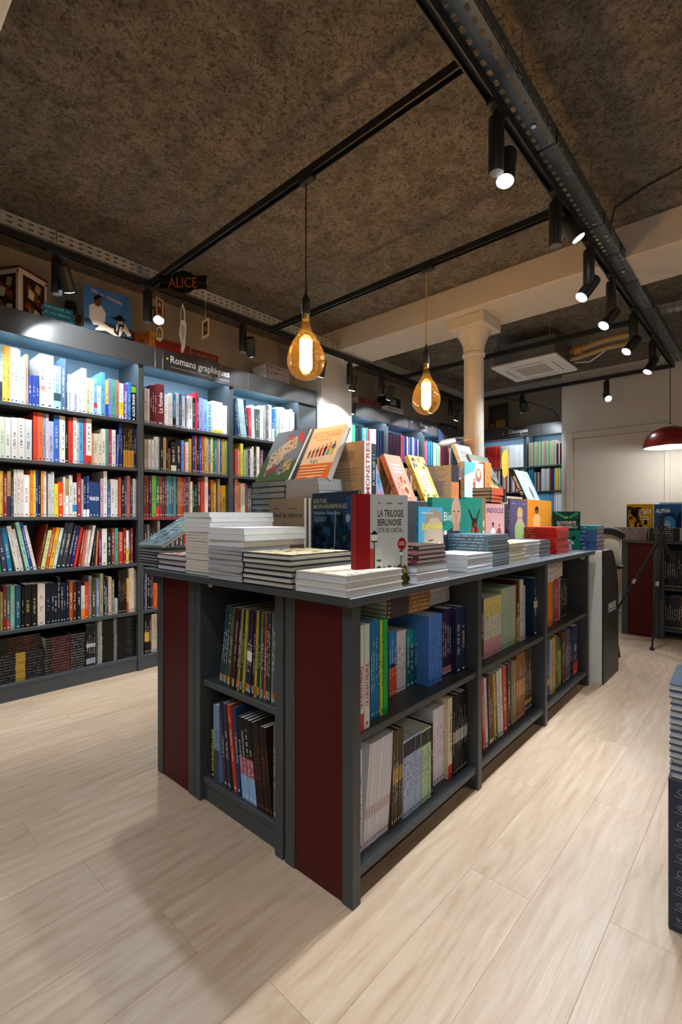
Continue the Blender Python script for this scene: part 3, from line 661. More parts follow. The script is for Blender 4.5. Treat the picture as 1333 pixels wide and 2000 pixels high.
# ------------------------------------------------------------------ books
import colorsys
def cname(h):
    r, g, b = [int(h[i:i + 2], 16) / 255 for i in (0, 2, 4)]; hh, s, v = colorsys.rgb_to_hsv(r, g, b); hh *= 360
    if v < .17: return 'black'
    if s < .13: return 'white' if v > .84 else 'pale grey' if v > .66 else 'grey' if v > .35 else 'charcoal'
    if s < .3 and v > .72: return {0: 'cream', 1: 'pale green', 2: 'pale blue', 3: 'pale pink'}[0 if 18 < hh < 70 else 1 if hh < 165 and hh >= 70 else 2 if 165 <= hh < 265 else 3]
    d = 'dark ' if v < .42 else ''
    if hh < 14 or hh >= 345: return d + ('red' if s > .45 else 'rose')
    if hh < 40: return ('dark brown' if v < .42 else 'orange' if s > .62 and v > .7 else 'brown' if v < .68 else 'tan')
    if hh < 68: return 'olive' if v < .6 else 'yellow' if s > .5 else 'sand'
    if hh < 160: return d + 'green'
    if hh < 200: return d + 'teal'
    if hh < 250: return ('navy' if v < .45 else 'sky blue' if s < .6 and v > .75 else 'blue')
    if hh < 300: return d + 'purple'
    return d + 'pink'
def book_mesh(t, h, d, b=.0022, ov=.003):
    m = MB(); b = min(b, t * .2); v = {}
    def V(n, x, y, z): v[n] = len(m.v); m.v.append((x, y, z))
    zz = {0: 0, 1: ov, 2: h - ov, 3: h}
    for k in (0, 3):
        for n, x, y in (('O0', 0, 0), ('O1', t, 0), ('O2', t, d), ('O3', 0, d)): V(n + str(k), x, y, zz[k])
    for k in (0, 1, 2, 3):
        for n, x, y in (('A', b, b), ('B', t - b, b), ('C', t - b, d), ('D', b, d)): V(n + str(k), x, y, zz[k])
    for k in (1, 2):
        for n, x in (('E', t - b), ('G', b)): V(n + str(k), x, d - ov, zz[k])
    def f(s, mt=0, uv=None):
        i = tuple(v[q] for q in s.split()); 
        if uv: m.uv[len(m.f)] = uv
        else: m.uv[len(m.f)] = [(-2, -2)] * len(i)
        m.f.append(i); m.m.append(mt)
    f('O00 O10 O13 O03', 0, [(0, 0), (1, 0), (1, 1), (0, 1)])
    f('O10 O20 O23 O13'); f('O30 O00 O03 O33'); f('O20 C0 C1 C2 C3 O23'); f('D0 O30 O33 D3 D2 D1')
    f('O03 A3 D3 O33'); f('O13 O23 C3 B3'); f('O03 O13 B3 A3'); f('O00 O30 D0 A0'); f('O10 B0 C0 O20'); f('O00 A0 B0 O10')
    f('A3 A2 G2 D2 D3'); f('D2 G2 G1 D1'); f('D1 G1 A1 A0 D0'); f('B3 C3 C2 E2 B2'); f('C2 C1 E1 E2'); f('C1 C0 B0 B1 E1'); f('A3 B3 B2 A2'); f('A0 A1 B1 B0')
    f('A2 B2 E2 G2', 1, [(0, 0), (0, 1), (1, 1), (1, 0)]); f('A1 G1 E1 B1', 1, [(0, 0), (1, 0), (1, 1), (0, 1)]); f('G1 G2 E2 E1', 1, [(0, 0), (1, 0), (1, 1), (0, 1)])
    return m.mesh('book', [M_BOOK, M_PAGES])
def basis(x, y, z, o):
    return Matrix(((x[0], y[0], z[0], o[0]), (x[1], y[1], z[1], o[1]), (x[2], y[2], z[2], o[2]), (0, 0, 0, 1)))
NB = {}
def book(M, t, h, d, hexc, label, group=None, ink=None, b1=None, b2=None, tr=(.3, .82, 16), soft=False, paper='dedad0', name=None, cat='book', title=None, tink=None, tspan=(.3, .85)):
    nm = name or ('graphic_novel' if t > .0185 else 'comic_album')
    NB[nm] = NB.get(nm, 0) + 1
    o = bpy.data.objects.new(nm, book_mesh(t, h, d, .0009 if soft else .0022, .0006 if soft else .003)); COL.objects.link(o); o.matrix_world = M
    c = L(hexc); o['base'] = c[:3]; o.color = c
    lum = .3 * c[0] + .6 * c[1] + .1 * c[2]
    o['ink'] = L(ink)[:3] if ink else ((.7, .68, .62) if lum < .22 else (.05, .05, .06)); o['paper'] = L(paper)[:3]
    if title: tr = (0, 0, 1)
    o['tr'] = tr
    for k, q in (('b1', b1), ('b2', b2)):
        if q: o[k + 'c'] = L(q[0])[:3]; o[k + 'r'] = (q[1], q[2], 0.0)
    tag(o, label, cat, group)
    if title:
        m = MB(); z0, z1 = tspan[0] * h, tspan[1] * h; cap = t * .52
        col = L(tink) if tink else (*o['ink'], 1)
        put_text(m, title, lambda x, y: (t / 2 + cap / 2 - y, -.0004, z0 + x), z1 - z0, cap, .02, col); m.build('spine_title', M_PRINT, o).matrix_local = Matrix()
    return o
SEEN = set()
ORDN = 'first second third fourth fifth sixth seventh eighth ninth tenth eleventh twelfth thirteenth fourteenth fifteenth sixteenth seventeenth eighteenth nineteenth twentieth twenty-first twenty-second'.split()
NUM = 'zero one two three four five six seven eight nine ten eleven twelve'.split()
ORD = ['top', 'second', 'third', 'fourth', 'fifth', 'lowest']
def parse(s):
    out = []
    for ln in s.split(';'):
        p = ln.split()
        if not p: continue
        e = dict(x0=float(p[0]), x1=float(p[1]), y=float(p[2]), c=p[3], n=1, k=0)
        for q in p[4:]:
            a, v = q.split('=', 1)
            if a in ('n',): e['n'] = int(v)
            elif a in ('k', 'v', 'd'): e[a] = float(v)
            elif a in ('b', 'b2'): cc, r = v.split('@'); u0, u1 = r.split('-'); e['b1' if a == 'b' else 'b2'] = (cc, float(u0), float(u1))
            elif a == 'i': e['ink'] = v
            elif a == 'H': e['hz'] = v.split(',')
            elif a == 'T': e['title'] = v.replace('_', ' ')
            elif a == 's': e['span'] = tuple(float(q) for q in v.split('-'))
        out.append(e)
    return out
def row(fr, dep, z, crop, s, where, depth=.215, shift=0.0, minh=.05, maxh=.335, soft=.5, lim=None):
    """a row of standing books: crop = (x, y, scale) of the photo detail that the token coordinates were read in"""
    ox, oy, sc = crop; es = parse(s); names = [cname(e['c']) for e in es]; last = None
    for j, e in enumerate(es):
        dp = dep
        if 'v' in e: dp = max(dep - .012, min(fr.hitz(ox + (e['x0'] + e['x1']) / 2 / sc, oy + e['v'] / sc, z)[1], dep + .16))
        if 'd' in e: dp = dep + e['d']
        r0 = fr.hit(ox + e['x0'] / sc, 0, dp)[0]; r1 = fr.hit(ox + e['x1'] / sc, 0, dp)[0]
        if fr is WALL:
            for l0, l1 in BAYS:
                if l0 < (r0 + r1) / 2 < l1: r0 = max(r0, l0 + .021); r1 = min(r1, l1 - .021)
        um = ox + ((e['x0'] + e['x1']) / 2 if not e['n'] > 1 else e['x0'] + 4) / sc
        h = fr.hit(um + (e['k'] / sc), oy + e['y'] / sc, dp)[1] - z
        kk = 0
        if e['k']:
            rb = fr.hit(ox + e['x0'] / sc, 0, dp)[0]; rtp = fr.hit(ox + (e['x0'] + e['k']) / sc, 0, dp)[0]; kk = math.atan2(rtp - rb, max(h, .1)); h = h / math.cos(kk)
        h = max(minh, min(h, maxh)); n = e['n']; t = (r1 - r0) / n * math.cos(kk)
        if e['k'] and j + 1 < len(es):
            e2 = es[j + 1]; sp = (e2['x0'] + e2['k']) - (e['x0'] + e['k'])
            if 0 < sp < e['x1'] - e['x0']: t *= max(sp / (e['x1'] - e['x0']), .5)
        a = names[j - 1] if j else None; b = names[j + 1] if j + 1 < len(es) else None
        thick = 'thick' if t > .032 else 'slim' if t < .012 else ''
        if n > 1: lb = None
        else:
            nb = f"between {a} and {b}" if a and b and a != b else f"between two {a} spines" if a and b else f"at the end beside a {a or b} spine"
            lb = f"{thick} {names[j]} {'banded ' if 'b1' in e else ''}book {nb}, {where}".strip()
            if len(lb.replace('-', ' ').split()) > 16: lb = f"{names[j]} book {nb}, {where}"
        if lb and lb in SEEN: lb = f"{names[j]} book by {a or b}, two along from a {names[j - 2] if j > 1 else names[-1]} one, {where}"
        SEEN.add(lb)
        for q in range(n):
            jit = rnd.uniform(0, .004) if n > 1 else rnd.uniform(0, .008)
            hq = h * (rnd.uniform(.997, 1) if n > 1 else 1); rr = r0 + (r1 - r0) * q / n
            cs, sn = math.cos(kk), math.sin(kk); X = fr.r * cs - Vector((0, 0, sn)); Z = fr.r * sn + Vector((0, 0, cs)); Y = fr.i
            if n > 1: lb_ = f"{ORDN[q]} of {NUM[n]} {names[j]} volumes from {a + ' spine' if a else 'divider'}, {where}"
            else: lb_ = lb
            org = fr.P(rr + .0003, dp + (jit if 'v' not in e else jit * .5), z + .0005 + (sn * t if kk > 0 else 0))
            T = e.get('title') if n < 12 else None
            bo = book(basis(X, Y, Z, org), max(t - .0006, .003), hq, min(depth, hq * .8, .262 - dp if fr is ISL else 1), e['c'], lb_, 'books on the ' + where, e.get('ink'), e.get('b1'), e.get('b2'),
                 tr=(.25 + .1 * rnd.random(), .6 + .3 * rnd.random(), rnd.choice((11, 15, 19, 24)) * max(h, .12) / .28), soft=rnd.random() < soft, title=T, tspan=e.get('span', (.3, .85)))
            if 'hz' in e:
                bo['tr'] = (0, 0, 1); m = MB(); put_text(m, e['hz'][q], lambda x, y: (t * .05 + x, -.0004, hq * .47 + y), t * .9, .024, .03, L('e8eaee')); m.build('spine_title', M_PRINT, bo).matrix_local = Matrix()
BAYS = [(B0, bx[0]), (bx[0], bx[1]), (bx[1], bx[2] - .07)]
W1 = ' shelf, poster bookcase'; W2 = ' shelf, graphic novels bookcase'; W3 = ' shelf, pilaster bookcase'
D1 = YF + .03
c2_ = (0, 640, 4.597); c3_ = (0, 900, 4.597)
row(WALL, D1, ZS[5], c2_, '''0 22 110 9fc0dc b=1c2438@0-.35;22 58 150 f0b840 i=302010;58 98 155 f09a50 i=302010;98 130 135 b9cdea i=1c2c60;130 165 160 a9c8e8;165 182 200 cfe6f0;182 228 265 f2f4f4;228 256 238 b98a70;
258 290 425 22408f;290 322 428 22408f;322 354 432 22408f;356 415 205 f0f0f4 b=d89a90@.3-.42;416 484 150 f4f6f8 b=c8d0e8@.38-.42;486 549 345 9ed0d8 b=2a4a58@.2-.38;551 594 245 51708c;595 607 330 3a4a60;
608 645 420 f0eef4 T=comes i=5a48a0 s=.1-.5;646 705 430 f0eef4 T=comes i=5a48a0 s=.08-.5;706 735 465 cfe0ea;736 778 365 f4f6f6;779 808 450 c0cc90;809 845 455 d8e8f0;846 875 450 8ab8e8 b=c83828@.2-.32;876 912 520 c8dcf0;912 944 400 58a0d8;
948 975 475 e8c050 b=2050b0@0-.35;976 1005 455 7a8ad0;1006 1040 465 5aa088;1041 1072 470 b08070;1073 1110 500 f0f0ea b=f0d820@.1-.48;1111 1150 505 6a58b0 T=Le_Monde_d'Edena i=e8e4f4 s=.06-.8;1151 1178 490 3a80c0;1180 1228 520 0c0c0c T=ALACK_SINNER i=f0f0f0 s=.12-.76 b=78b838@.8-.97''', ORD[0] + W1)
row(WALL, D1, ZS[4], c2_, '''0 44 800 c8d0b8 i=607860;46 100 805 d8d4cc i=1c1c1c;102 160 808 d8d4cc i=1c1c1c;162 225 812 d8d4cc i=1c1c1c;226 288 825 c8c8c4 i=1c1c1c;302 340 760 d8402a;341 388 762 e06a40;389 415 770 7a9ab0;416 440 775 e8c8d0;441 485 840 a8b4e0;
486 535 785 3a68b8;536 550 790 e8e0d0;551 588 795 f0efe8 i=202020;589 615 800 141414;616 658 808 d83c28;659 690 808 f0ece8;691 715 815 c8d8e8;716 750 812 48a8dc;751 775 815 d84050;776 825 818 f4f0ea b=d83c28@0-.2;
826 845 950 caa878;846 884 950 e8dcc0;885 919 952 e8dcc0;920 952 908 f0ece4;953 975 910 48a890;976 1005 912 b83060;1006 1040 918 f0ece8;1048 1070 960 5a70c0 k=10;1073 1088 855 1c2c6a;1089 1104 857 2a3c80;1110 1205 860 241c10 i=d8b060 n=5 b=c08830@0-.4;1206 1230 862 1a1a48''', ORD[1] + W1)
row(WALL, D1, ZS[3], c3_, '''0 31 90 e0b050;33 65 118 8a2a20;66 98 95 b09060 b=2a3350@0-.45;105 124 150 50555a;125 213 76 d8d0c4 n=3 i=b04838;215 270 125 eeeae4 i=b83028;272 299 85 f08a1e;300 322 85 f2c83a;323 346 88 1c3c9c;347 368 90 141414;369 395 92 f08a30;396 420 95 e8e8e4;433 461 118 c8c4c0;462 488 100 d0ccc4;
490 523 207 f0d820;524 570 190 e04a1c T=ROCK i=f4efe4 s=.33-.68;571 590 145 e4e0d8;591 618 160 b09850 b=f0f0ea@0-.55;622 655 128 e0dcd4;656 692 195 d8d4cc b=2a80c8@.15-.35;697 730 112 a83030;733 750 165 b0b8c0;751 777 140 1c2040 b=f0f0f0@0-.18;778 803 135 203c80 b=f0f0f0@0-.18;
805 893 188 22406e n=3 H=PA,RK,ER;905 930 158 c8a0b8;931 963 95 e8e0dc;968 997 205 34618c;998 1035 165 e4dcd4;1036 1062 168 e0dcd8;1068 1090 150 c85038;1092 1120 170 1c1c1c;1121 1142 140 4a4060;1143 1172 135 d06048;1173 1194 155 2a3040;1195 1215 160 e0dcd4;1216 1232 165 dcd8c0''', ORD[2] + W1)
row(WALL, D1, ZS[2], c3_, '''-16 20 620 2a8a58 k=-40;22 68 600 3a3f55 k=-50;75 120 610 1a7aa0 k=-58;146 188 590 e0d8cc k=-88;192 230 615 d8d0cc k=-82;236 272 555 98ccb4 k=-100;275 300 558 1c3f98 k=-95;305 334 585 e8dccc k=-95;
340 362 570 7a2e14 k=80;366 400 625 d4dc8a k=70;403 434 605 c0552c k=74;437 470 602 f0b020 k=72;473 502 605 d0e4de k=74;506 545 562 30343a k=84;550 590 558 383840 k=80;595 626 580 2c2c38 k=78;630 660 585 241c58 k=70;664 702 600 d83020 k=66;705 727 620 a0402c k=48;730 752 622 d87060 k=44;755 778 622 d8d0c4 k=42;782 822 582 e8e4d8 k=58;826 852 596 1c2a20 k=38;
862 885 625 e08050 k=14;887 914 625 6a2040;916 962 610 dcd8d0;966 1002 640 181818;1005 1031 610 8a3028;1032 1062 605 3aa088;1066 1108 635 b82c20 T=BLACK_HOLE i=f0b0a0 s=.4-.96;1112 1137 605 8a2420;1138 1160 625 f0f0e0 b=e8c820@.05-.45;1161 1175 620 202a60;1176 1198 605 8a2c28''', ORD[3] + W1)
c4_ = (0, 1100, 8.887); c5_ = (140, 1090, 7.84)
row(WALL, D1, ZS[1], c4_, '''-30 14 505 a8a090;15 50 505 8a7a18;60 115 405 7a2030;122 180 400 2e6a54 b=c83830@0-.22;186 262 395 7ab0a4 i=b05040;266 360 385 1c4a5c i=a8c0c0;380 415 410 10100e;425 545 370 141210 i=b8a050;555 650 365 171310 i=c8b060;656 785 360 cfc2b8 i=b07040;790 895 345 10141a i=5a78a0;900 950 340 141830;951 1000 350 15151a;1005 1050 245 201c2a;1055 1105 340 101820;1110 1150 350 141640;1160 1200 280 14201c;1206 1268 320 a85020;1274 1330 320 4a1810''', ORD[4] + W1)
row(WALL, D1, ZS[1], c5_, '''90 145 350 10202c;148 204 425 d0c8bc b=e88a30@0-.3;205 264 370 d83c1c i=f0c080;266 310 275 8a8078;315 372 320 4a3c20;375 430 315 7078a0;440 490 240 9a9a70;495 519 250 101010;520 534 440 8aa0b0;535 560 420 1c2450;566 620 290 c8b0a0;622 655 335 7a8068;662 712 620 a8b0b8;716 844 195 1c1210 n=6 i=a09080;846 874 310 e8b020 b=c84020@0-.3;876 915 160 d0c4ac;916 959 150 dcd4c4;960 990 185 c8bca8''', 'fifth' + W1 + ', far half')
# second wall bookcase
row(WALL, D1, ZS[5], (270, 720, 7.016), '''86 120 262 e8ecf0;121 160 275 e8ecf0;166 195 225 501820;196 230 230 5a1c26;231 261 220 6a2430;262 365 212 7a2a34 T=La_fumée i=f0e8e4 s=.3-.8;368 409 375 f0f0f0;410 436 370 e8e8ec;437 475 335 f4f4f4;479 521 340 3a8ac0 b=101828@0-.3;522 560 335 e8f0f8;561 602 345 3a78a8;604 647 375 f0f2f4;648 668 360 5a60b8;669 695 405 e0e8f0;697 752 372 f4f4f4 i=202020;753 789 400 2a2a38;790 818 330 d82838;819 839 395 3a3a70;840 890 400 a090c8;891 952 425 7ab0e8;955 1018 470 a8d0e0 T=CLYDE_FANS i=38506a s=.05-.97;1020 1160 440 f0f0f4 n=5 i=c03030 b=f0d848@0-.12;1161 1220 500 e8f0f8 n=2;1222 1258 430 4a3418''', ORD[0] + W2)
row(WALL, D1, ZS[4], (270, 830, 7.016), '''86 125 195 d8d0c8;135 178 198 d8d0c8;188 232 202 d8d0c8;238 284 162 d4c8c0;285 302 165 2a9ab0;306 345 170 201812;346 385 175 b89868;386 415 200 302418;416 445 320 80583a;455 529 235 241c18 b=d8d8c0@0-.2;531 595 200 141414;598 634 212 5a8ae0;635 654 270 d84a40;655 698 235 e8dcc0;705 738 190 c89a38;745 784 150 343464;785 810 145 c84830;812 840 165 1c1c20 i=f0f0f0;843 871 150 1a50c0;872 905 155 c84a28;908 947 160 c0a458;948 971 170 a8c0b0;972 994 170 6a50b0 b=c03040@0-.3;995 1027 172 c8d080;1028 1057 175 2a8a40;1058 1084 180 4878c8;1085 1109 185 c07a48;1110 1129 190 a8d0d8;1130 1150 190 24607a;1155 1184 195 d8a040;1185 1222 200 90a868''', ORD[1] + W2)
row(WALL, D1, ZS[3], (260, 840, 5.127), '''116 134 455 7a3a2a;135 164 455 8a2420;165 188 455 2a2c50;190 231 458 7ab040;232 265 460 2a6a40 b=d83020@0-.25 T=L'âge_d'or i=f0e8c0 s=.35-.75;267 296 465 8a3a30 T=L'âge_d'or i=f0c890 s=.35-.75;297 317 465 4a3450;318 339 468 7a2a30;340 361 460 2a8a78;362 387 460 1a7a98;388 411 462 5a4070;412 431 465 48a080;432 445 465 28405a;446 490 470 a86028 n=3;491 530 475 a03028 n=2;531 560 470 1c4a70;561 577 470 c89038;578 597 515 e8e0d0;598 621 540 14301e i=a8e0b8;622 648 545 14341e i=a8e0b8;650 681 480 6a1c14;682 719 510 d84020;720 752 465 e8e0d8 i=202020;755 780 585 101010;782 810 500 c06a28;812 835 520 c8a830;850 871 490 a09070;872 889 560 d06028;890 935 555 c8a410''', ORD[2] + W2)
row(WALL, D1, ZS[2], (220, 960, 6.665), '''420 449 430 4a2a20;450 485 430 6a6a70;490 588 480 282018 n=3;590 620 375 b0a090; 700 925 450 3a2c24 n=4;930 958 560 a83028;960 1010 540 c8b8a0''', ORD[3] + W2)
row(WALL, D1, ZS[1], c5_, '''1114 1134 140 3a3058;1135 1158 140 8a90a8;1160 1200 180 10140c;1204 1224 230 151015;1225 1252 250 5a3048;1254 1310 385 d85a28''', ORD[4] + W2)
row(WALL, D1, ZS[0], (130, 1190, 7.4), '''1130 1164 80 15100c b=c89830@.3-.55;1165 1200 85 15100c b=c89830@.3-.55;1204 1229 80 3a1410;1230 1310 75 b8a890 n=3''', ORD[5] + W2)
# third wall bookcase
row(WALL, D1, ZS[5], (440, 740, 7.406), '''158 184 280 2a4a68 k=-12;192 228 290 3a5878 k=-38;236 318 285 a8c8c8 k=-56 n=2;323 347 310 1c2a44 k=-50;352 393 415 c83848 k=-14;396 434 380 e8ecec k=-16;438 474 435 4a6068;475 509 440 5a6a40;510 558 385 e8eef0;570 599 380 a0a8b0;600 629 385 6a5a58;630 672 380 e0e8f0;680 714 435 2a60b0 b=d8d0c0@0-.4;715 744 430 2a9090;745 785 410 b8c0b8;800 861 405 e8f0f4;862 924 440 d8e8f0 n=2;925 949 470 a8b8d0;950 974 425 e8f0f4;975 1008 480 e0ece8 b=e06040@0-.5''', ORD[0] + W3)
row(WALL, D1, ZS[4], (440, 860, 13.33), '''266 344 220 c85040 n=2;345 375 280 d8a090;400 474 85 d0c848;476 499 290 304a20;500 539 260 a8b080;540 609 230 70a080;610 655 250 5a2860;660 714 225 d8d0cc;715 750 160 d8ccb8;755 800 330 3a5048;802 828 120 4a3a30;829 905 170 e0d8d0;906 944 270 6a2a28;945 1000 260 6a5a80''', ORD[1] + W3)
row(WALL, D1, ZS[3], (440, 860, 13.33), '''266 342 980 e08a80;346 408 1090 d88a40;410 468 1120 e8dcc0;470 530 1120 e0e4dc;540 586 1140 a83a28;590 690 1250 6a6a70 n=2''', ORD[2] + W3)
# lowest shelf of the first bookcase: stacks of black albums lying with the spines out
def flat_stack(fr, r0, r1, dep, z, n, th, hexc, what, ink=None, b1=None, b2=None, tr=(.1, .9, 14), depth=.2, title=None, tink=None, tspan=(.3, .7), jit=.004, group=None, soft=True, tmax=1):
    for q in range(n):
        zz = z + q * th; a = r0 + rnd.uniform(0, jit); top = n - 1 - q
        pos = 'topmost' if top == 0 else 'bottom one' if q == 0 else ORDN[top] + ' from the top'
        M = basis(Vector((0, 0, -1)), fr.i, fr.r, fr.P(a, dep + rnd.uniform(0, jit), zz + th - .0004))
        book(M, th - .0006, r1 - r0, depth, hexc, f"{cname(hexc)} {what}, {pos}", group or 'stack of ' + what, ink, b1, b2, tr, soft, title=title if q >= n - tmax else None, tink=tink, tspan=tspan)
fz = (0, 1190, 9.52); q_ = lambda x, c=fz: WALL.hit(c[0] + x / c[2], 1300, D1)[0]
ra, rb = q_(-70), q_(825); T0 = .0172
flat_stack(WALL, ra, rb, D1, ZS[0], 10, T0, '12100e', 'album with a gold block, stacked on the lowest shelf', '6e6a62', ('a8841f', .38, .58), None, (.02, .95, 24))
flat_stack(WALL, ra, rb - .02, D1 + .005, ZS[0] + 10 * T0, 6, .0165, '16120e', 'album with orange lettering on the gold stack', '7a4820', ('3c1610', .6, .75), None, (.25, .95, 18))
flat_stack(WALL, q_(838), q_(1312), D1, ZS[0], 14, .0166, '140c0c', 'album with a dark red block, stacked on the lowest shelf', '7c7870', ('3a0e10', .25, 1), None, (.02, .95, 22))
qz = lambda x: q_(x, (130, 1190, 7.4))
flat_stack(WALL, qz(62), qz(272), D1, ZS[0], 14, .0166, '0f0f0f', 'album with bold white lettering, stacked on the lowest shelf', '9c9c98', None, None, (.04, .95, 14))
row(WALL, D1 + .004, ZS[0], (130, 1190, 7.4), '285 420 235 161412 n=4 i=a8a8a8 b=a8a8a6@.45-.54 b2=8a9098@.05-.18', ORD[5] + W1, .2)
flat_stack(WALL, qz(436), qz(1000), D1 + .002, ZS[0], 22, .0142, '14110d', 'album with pale end labels, stacked flat in the corner', '5c5c58', ('98948c', .02, .13), ('74726e', .42, .5), (.76, .9, 10))

# ------------------------------------------------------------------ books in the island
IZ1, IZ2 = .478, .092
w1 = 'upper shelf, nearest table bay'; w2 = 'lower shelf, nearest table bay'; w3 = 'upper shelf, middle table bay'; w4 = 'lower shelf, middle table bay'; w5 = 'upper shelf, last table bay'; w6 = 'lower shelf, last table bay'
k1 = (660, 1120, 4.443); k2 = (660, 1320, 4.443)
row(ISL, .016, IZ1, k1, '''186 228 455 d8dce0 v=1378 i=b02828 b=d03028@0-.17 T=LE_CRI_DU_PEUPLE s=.22-.62;233 278 440 d0d8dc v=1345 i=b02828 T=LE_CRI_DU_PEUPLE s=.22-.62;286 374 420 1a74a8 n=4 v=1255 i=a8d0e8;376 399 405 e8e020 v=1232;400 437 402 18b048 n=2 v=1225;
448 512 520 2a80d0 n=3 v=1062 b=e05a28@0-.46 b2=101010@.44-.5;514 592 508 d8d4dc n=4 v=1020;597 699 500 1a8a9c n=3 v=975 b=126070@0-.7;792 910 375 4a80d8 n=5 v=955 i=16305a;912 1028 322 2a1c44 n=6 v=878 b=b07080@.04-.14;1030 1112 306 1c2c50 n=2 v=856''', w1, .2)
row(ISL, .016, IZ2, k2, '''190 216 645 d8d8e0 v=1535 k=0;222 440 600 dcdce6 n=10 v=1430 k=62 i=b83848 T=TONGO s=.27-.38;466 560 485 5a4a34 n=5 v=1290 k=26 b=b89030@.44-.6;572 726 570 a8bce0 n=6 v=1185 b=2c2a30@.78-.97 i=4a5a80;730 810 478 b0d0a8 n=4 v=1082 b=2c2a30@.78-.97;813 830 410 1c1c1c v=1030;832 930 300 dcd8e6 n=4 v=925 i=b04858;960 1004 192 d8ceb0 v=886 b=c03028@0-.17;1006 1128 182 100c0e n=8 v=828 i=a8a8a8 b=a8a8a8@.4-.55''', w2, .2)
k3 = (900, 1120, 8.33); k4 = (930, 1250, 8.69)
row(ISL, .016, IZ1, k3, '''352 383 420 141a14 v=1430;386 660 416 d0ccc0 n=7 v=1330 b=d8c878@.68-1 b2=c890a0@0-.3 i=2a6a50;664 912 252 a4b8a4 n=10 v=1190 i=5a7868;916 968 112 6a1c1c v=1120 b=b08048@0-.4;980 1036 102 b8c4b8 v=1100;1040 1066 200 b8a8c8 v=1075;1196 1256 72 16324c v=1010 i=c8c8b0 b=b8b8a0@.48-.6''', w3, .18)
row(ISL, .016, IZ2, k4, '''138 178 690 b84830 v=1880 k=-36;184 226 660 c0ccd4 v=1825 k=-40;238 308 620 6a4438 n=3 v=1770 k=-28 b=e0d8d0@.02-.08;322 352 580 c0a848 v=1700 k=-28;355 384 560 4a3c28 v=1670 k=-28;387 420 530 d8d4c4 v=1650 k=-34;432 468 490 c8d4e0 v=1620 k=-34;476 540 450 c04828 v=1560 k=-30;548 600 400 4a4448 v=1490;612 688 380 8a7a58 n=3 v=1425;692 832 262 8a5c30 n=8 v=1330 b=c08038@.35-.6 b2=4a3a28@.6-.64;836 952 205 4a3c2c n=6 v=1190 b=b08a50@.12-.18''', w4, .18)
k5 = (1050, 1080, 11.76); k6 = (1050, 1200, 11.1)
row(ISL, .016, IZ1, k5, '''232 344 520 e87a28 n=4 v=1680;346 384 500 6a9a30 v=1620;392 490 480 b83440 n=3 v=1585;500 544 480 908890 v=1550;546 690 620 14120f n=5 v=1480 i=b8b098''', w5, .18)
row(ISL, .016, IZ2, k6, '''212 288 640 3a5080 n=2 v=1770 b=c8a030@.2-.32;291 330 560 b0b4ac v=1740;336 400 520 b89858 n=3 v=1700;402 450 480 6a5848 n=2 v=1620;456 538 530 7aa84a n=2 v=1530 b=1c5a34@.75-1;552 604 400 6a3820 n=2 v=1500;612 718 350 4a4860 n=4 v=1440;722 770 330 1a1a1c n=2 v=1350;782 884 240 2a3460 v=1300 b=c02c28@0-.25''', w6, .18)
# flat ones lying on the standing rows
def rr(u, v, dep=.03): return ISL.hit(u, v, dep)
zt_ = rr(750, 1231, .05)[1]
a0, a1 = rr(753, 1200, .05)[0], rr(838, 1200, .05)[0]; zq = IZ1 + .292
flat_stack(ISL, a0, a1, .045, zq, 5, .0145, '8a6438', 'paperback with a gold title, lying on the standing row', 'd8b878', ('3c3638', 0, .48), None, (.52, .95, 16), .18)
flat_stack(ISL, a0 - .02, a1 - .035, .03, zq + 5 * .0145, 1, .0165, 'd8d4dc', 'album with a red spine end, lying on the gold-title paperbacks', 'b03028', ('a02828', 0, .3), None, (.4, .6, 10), .2)
b0, b1_ = rr(835, 1180, .12)[0], rr(876, 1180, .12)[0]
flat_stack(ISL, b0 - .05, b1_ + .01, .12, IZ1 + .275, 6, .014, 'dcd8da', 'slim paperback in the pile under the worktop', '4a4a50', ('2a6a70', 0, .1), None, (.35, .95, 16), .15)
c0_, c1_ = rr(1069, 1110, .03)[0], rr(1106, 1110, .03)[0]
for j in range(3):
    a = c0_ + (c1_ - c0_) * j / 3
    flat_stack(ISL, a, a + (c1_ - c0_) / 3 - .006, .025 + .01 * j, IZ1 + .262 + .004 * j, 3, .033, 'c8c0b8', ('first', 'middle', 'end')[j] + ' pile of wrapped paperbacks above the orange albums', '6a6058', None, None, (.2, .8, 5), .12, soft=False)
tag(None or MB().bbox(c1_ - .2, c1_ - .02, .03, .05, IZ1 + .005, IZ1 + .28, .004).build('plastic_sleeve', M_CLEAR, M=ISL.M()), 'crumpled clear plastic sleeve round the black paperbacks', 'wrapper') if False else None
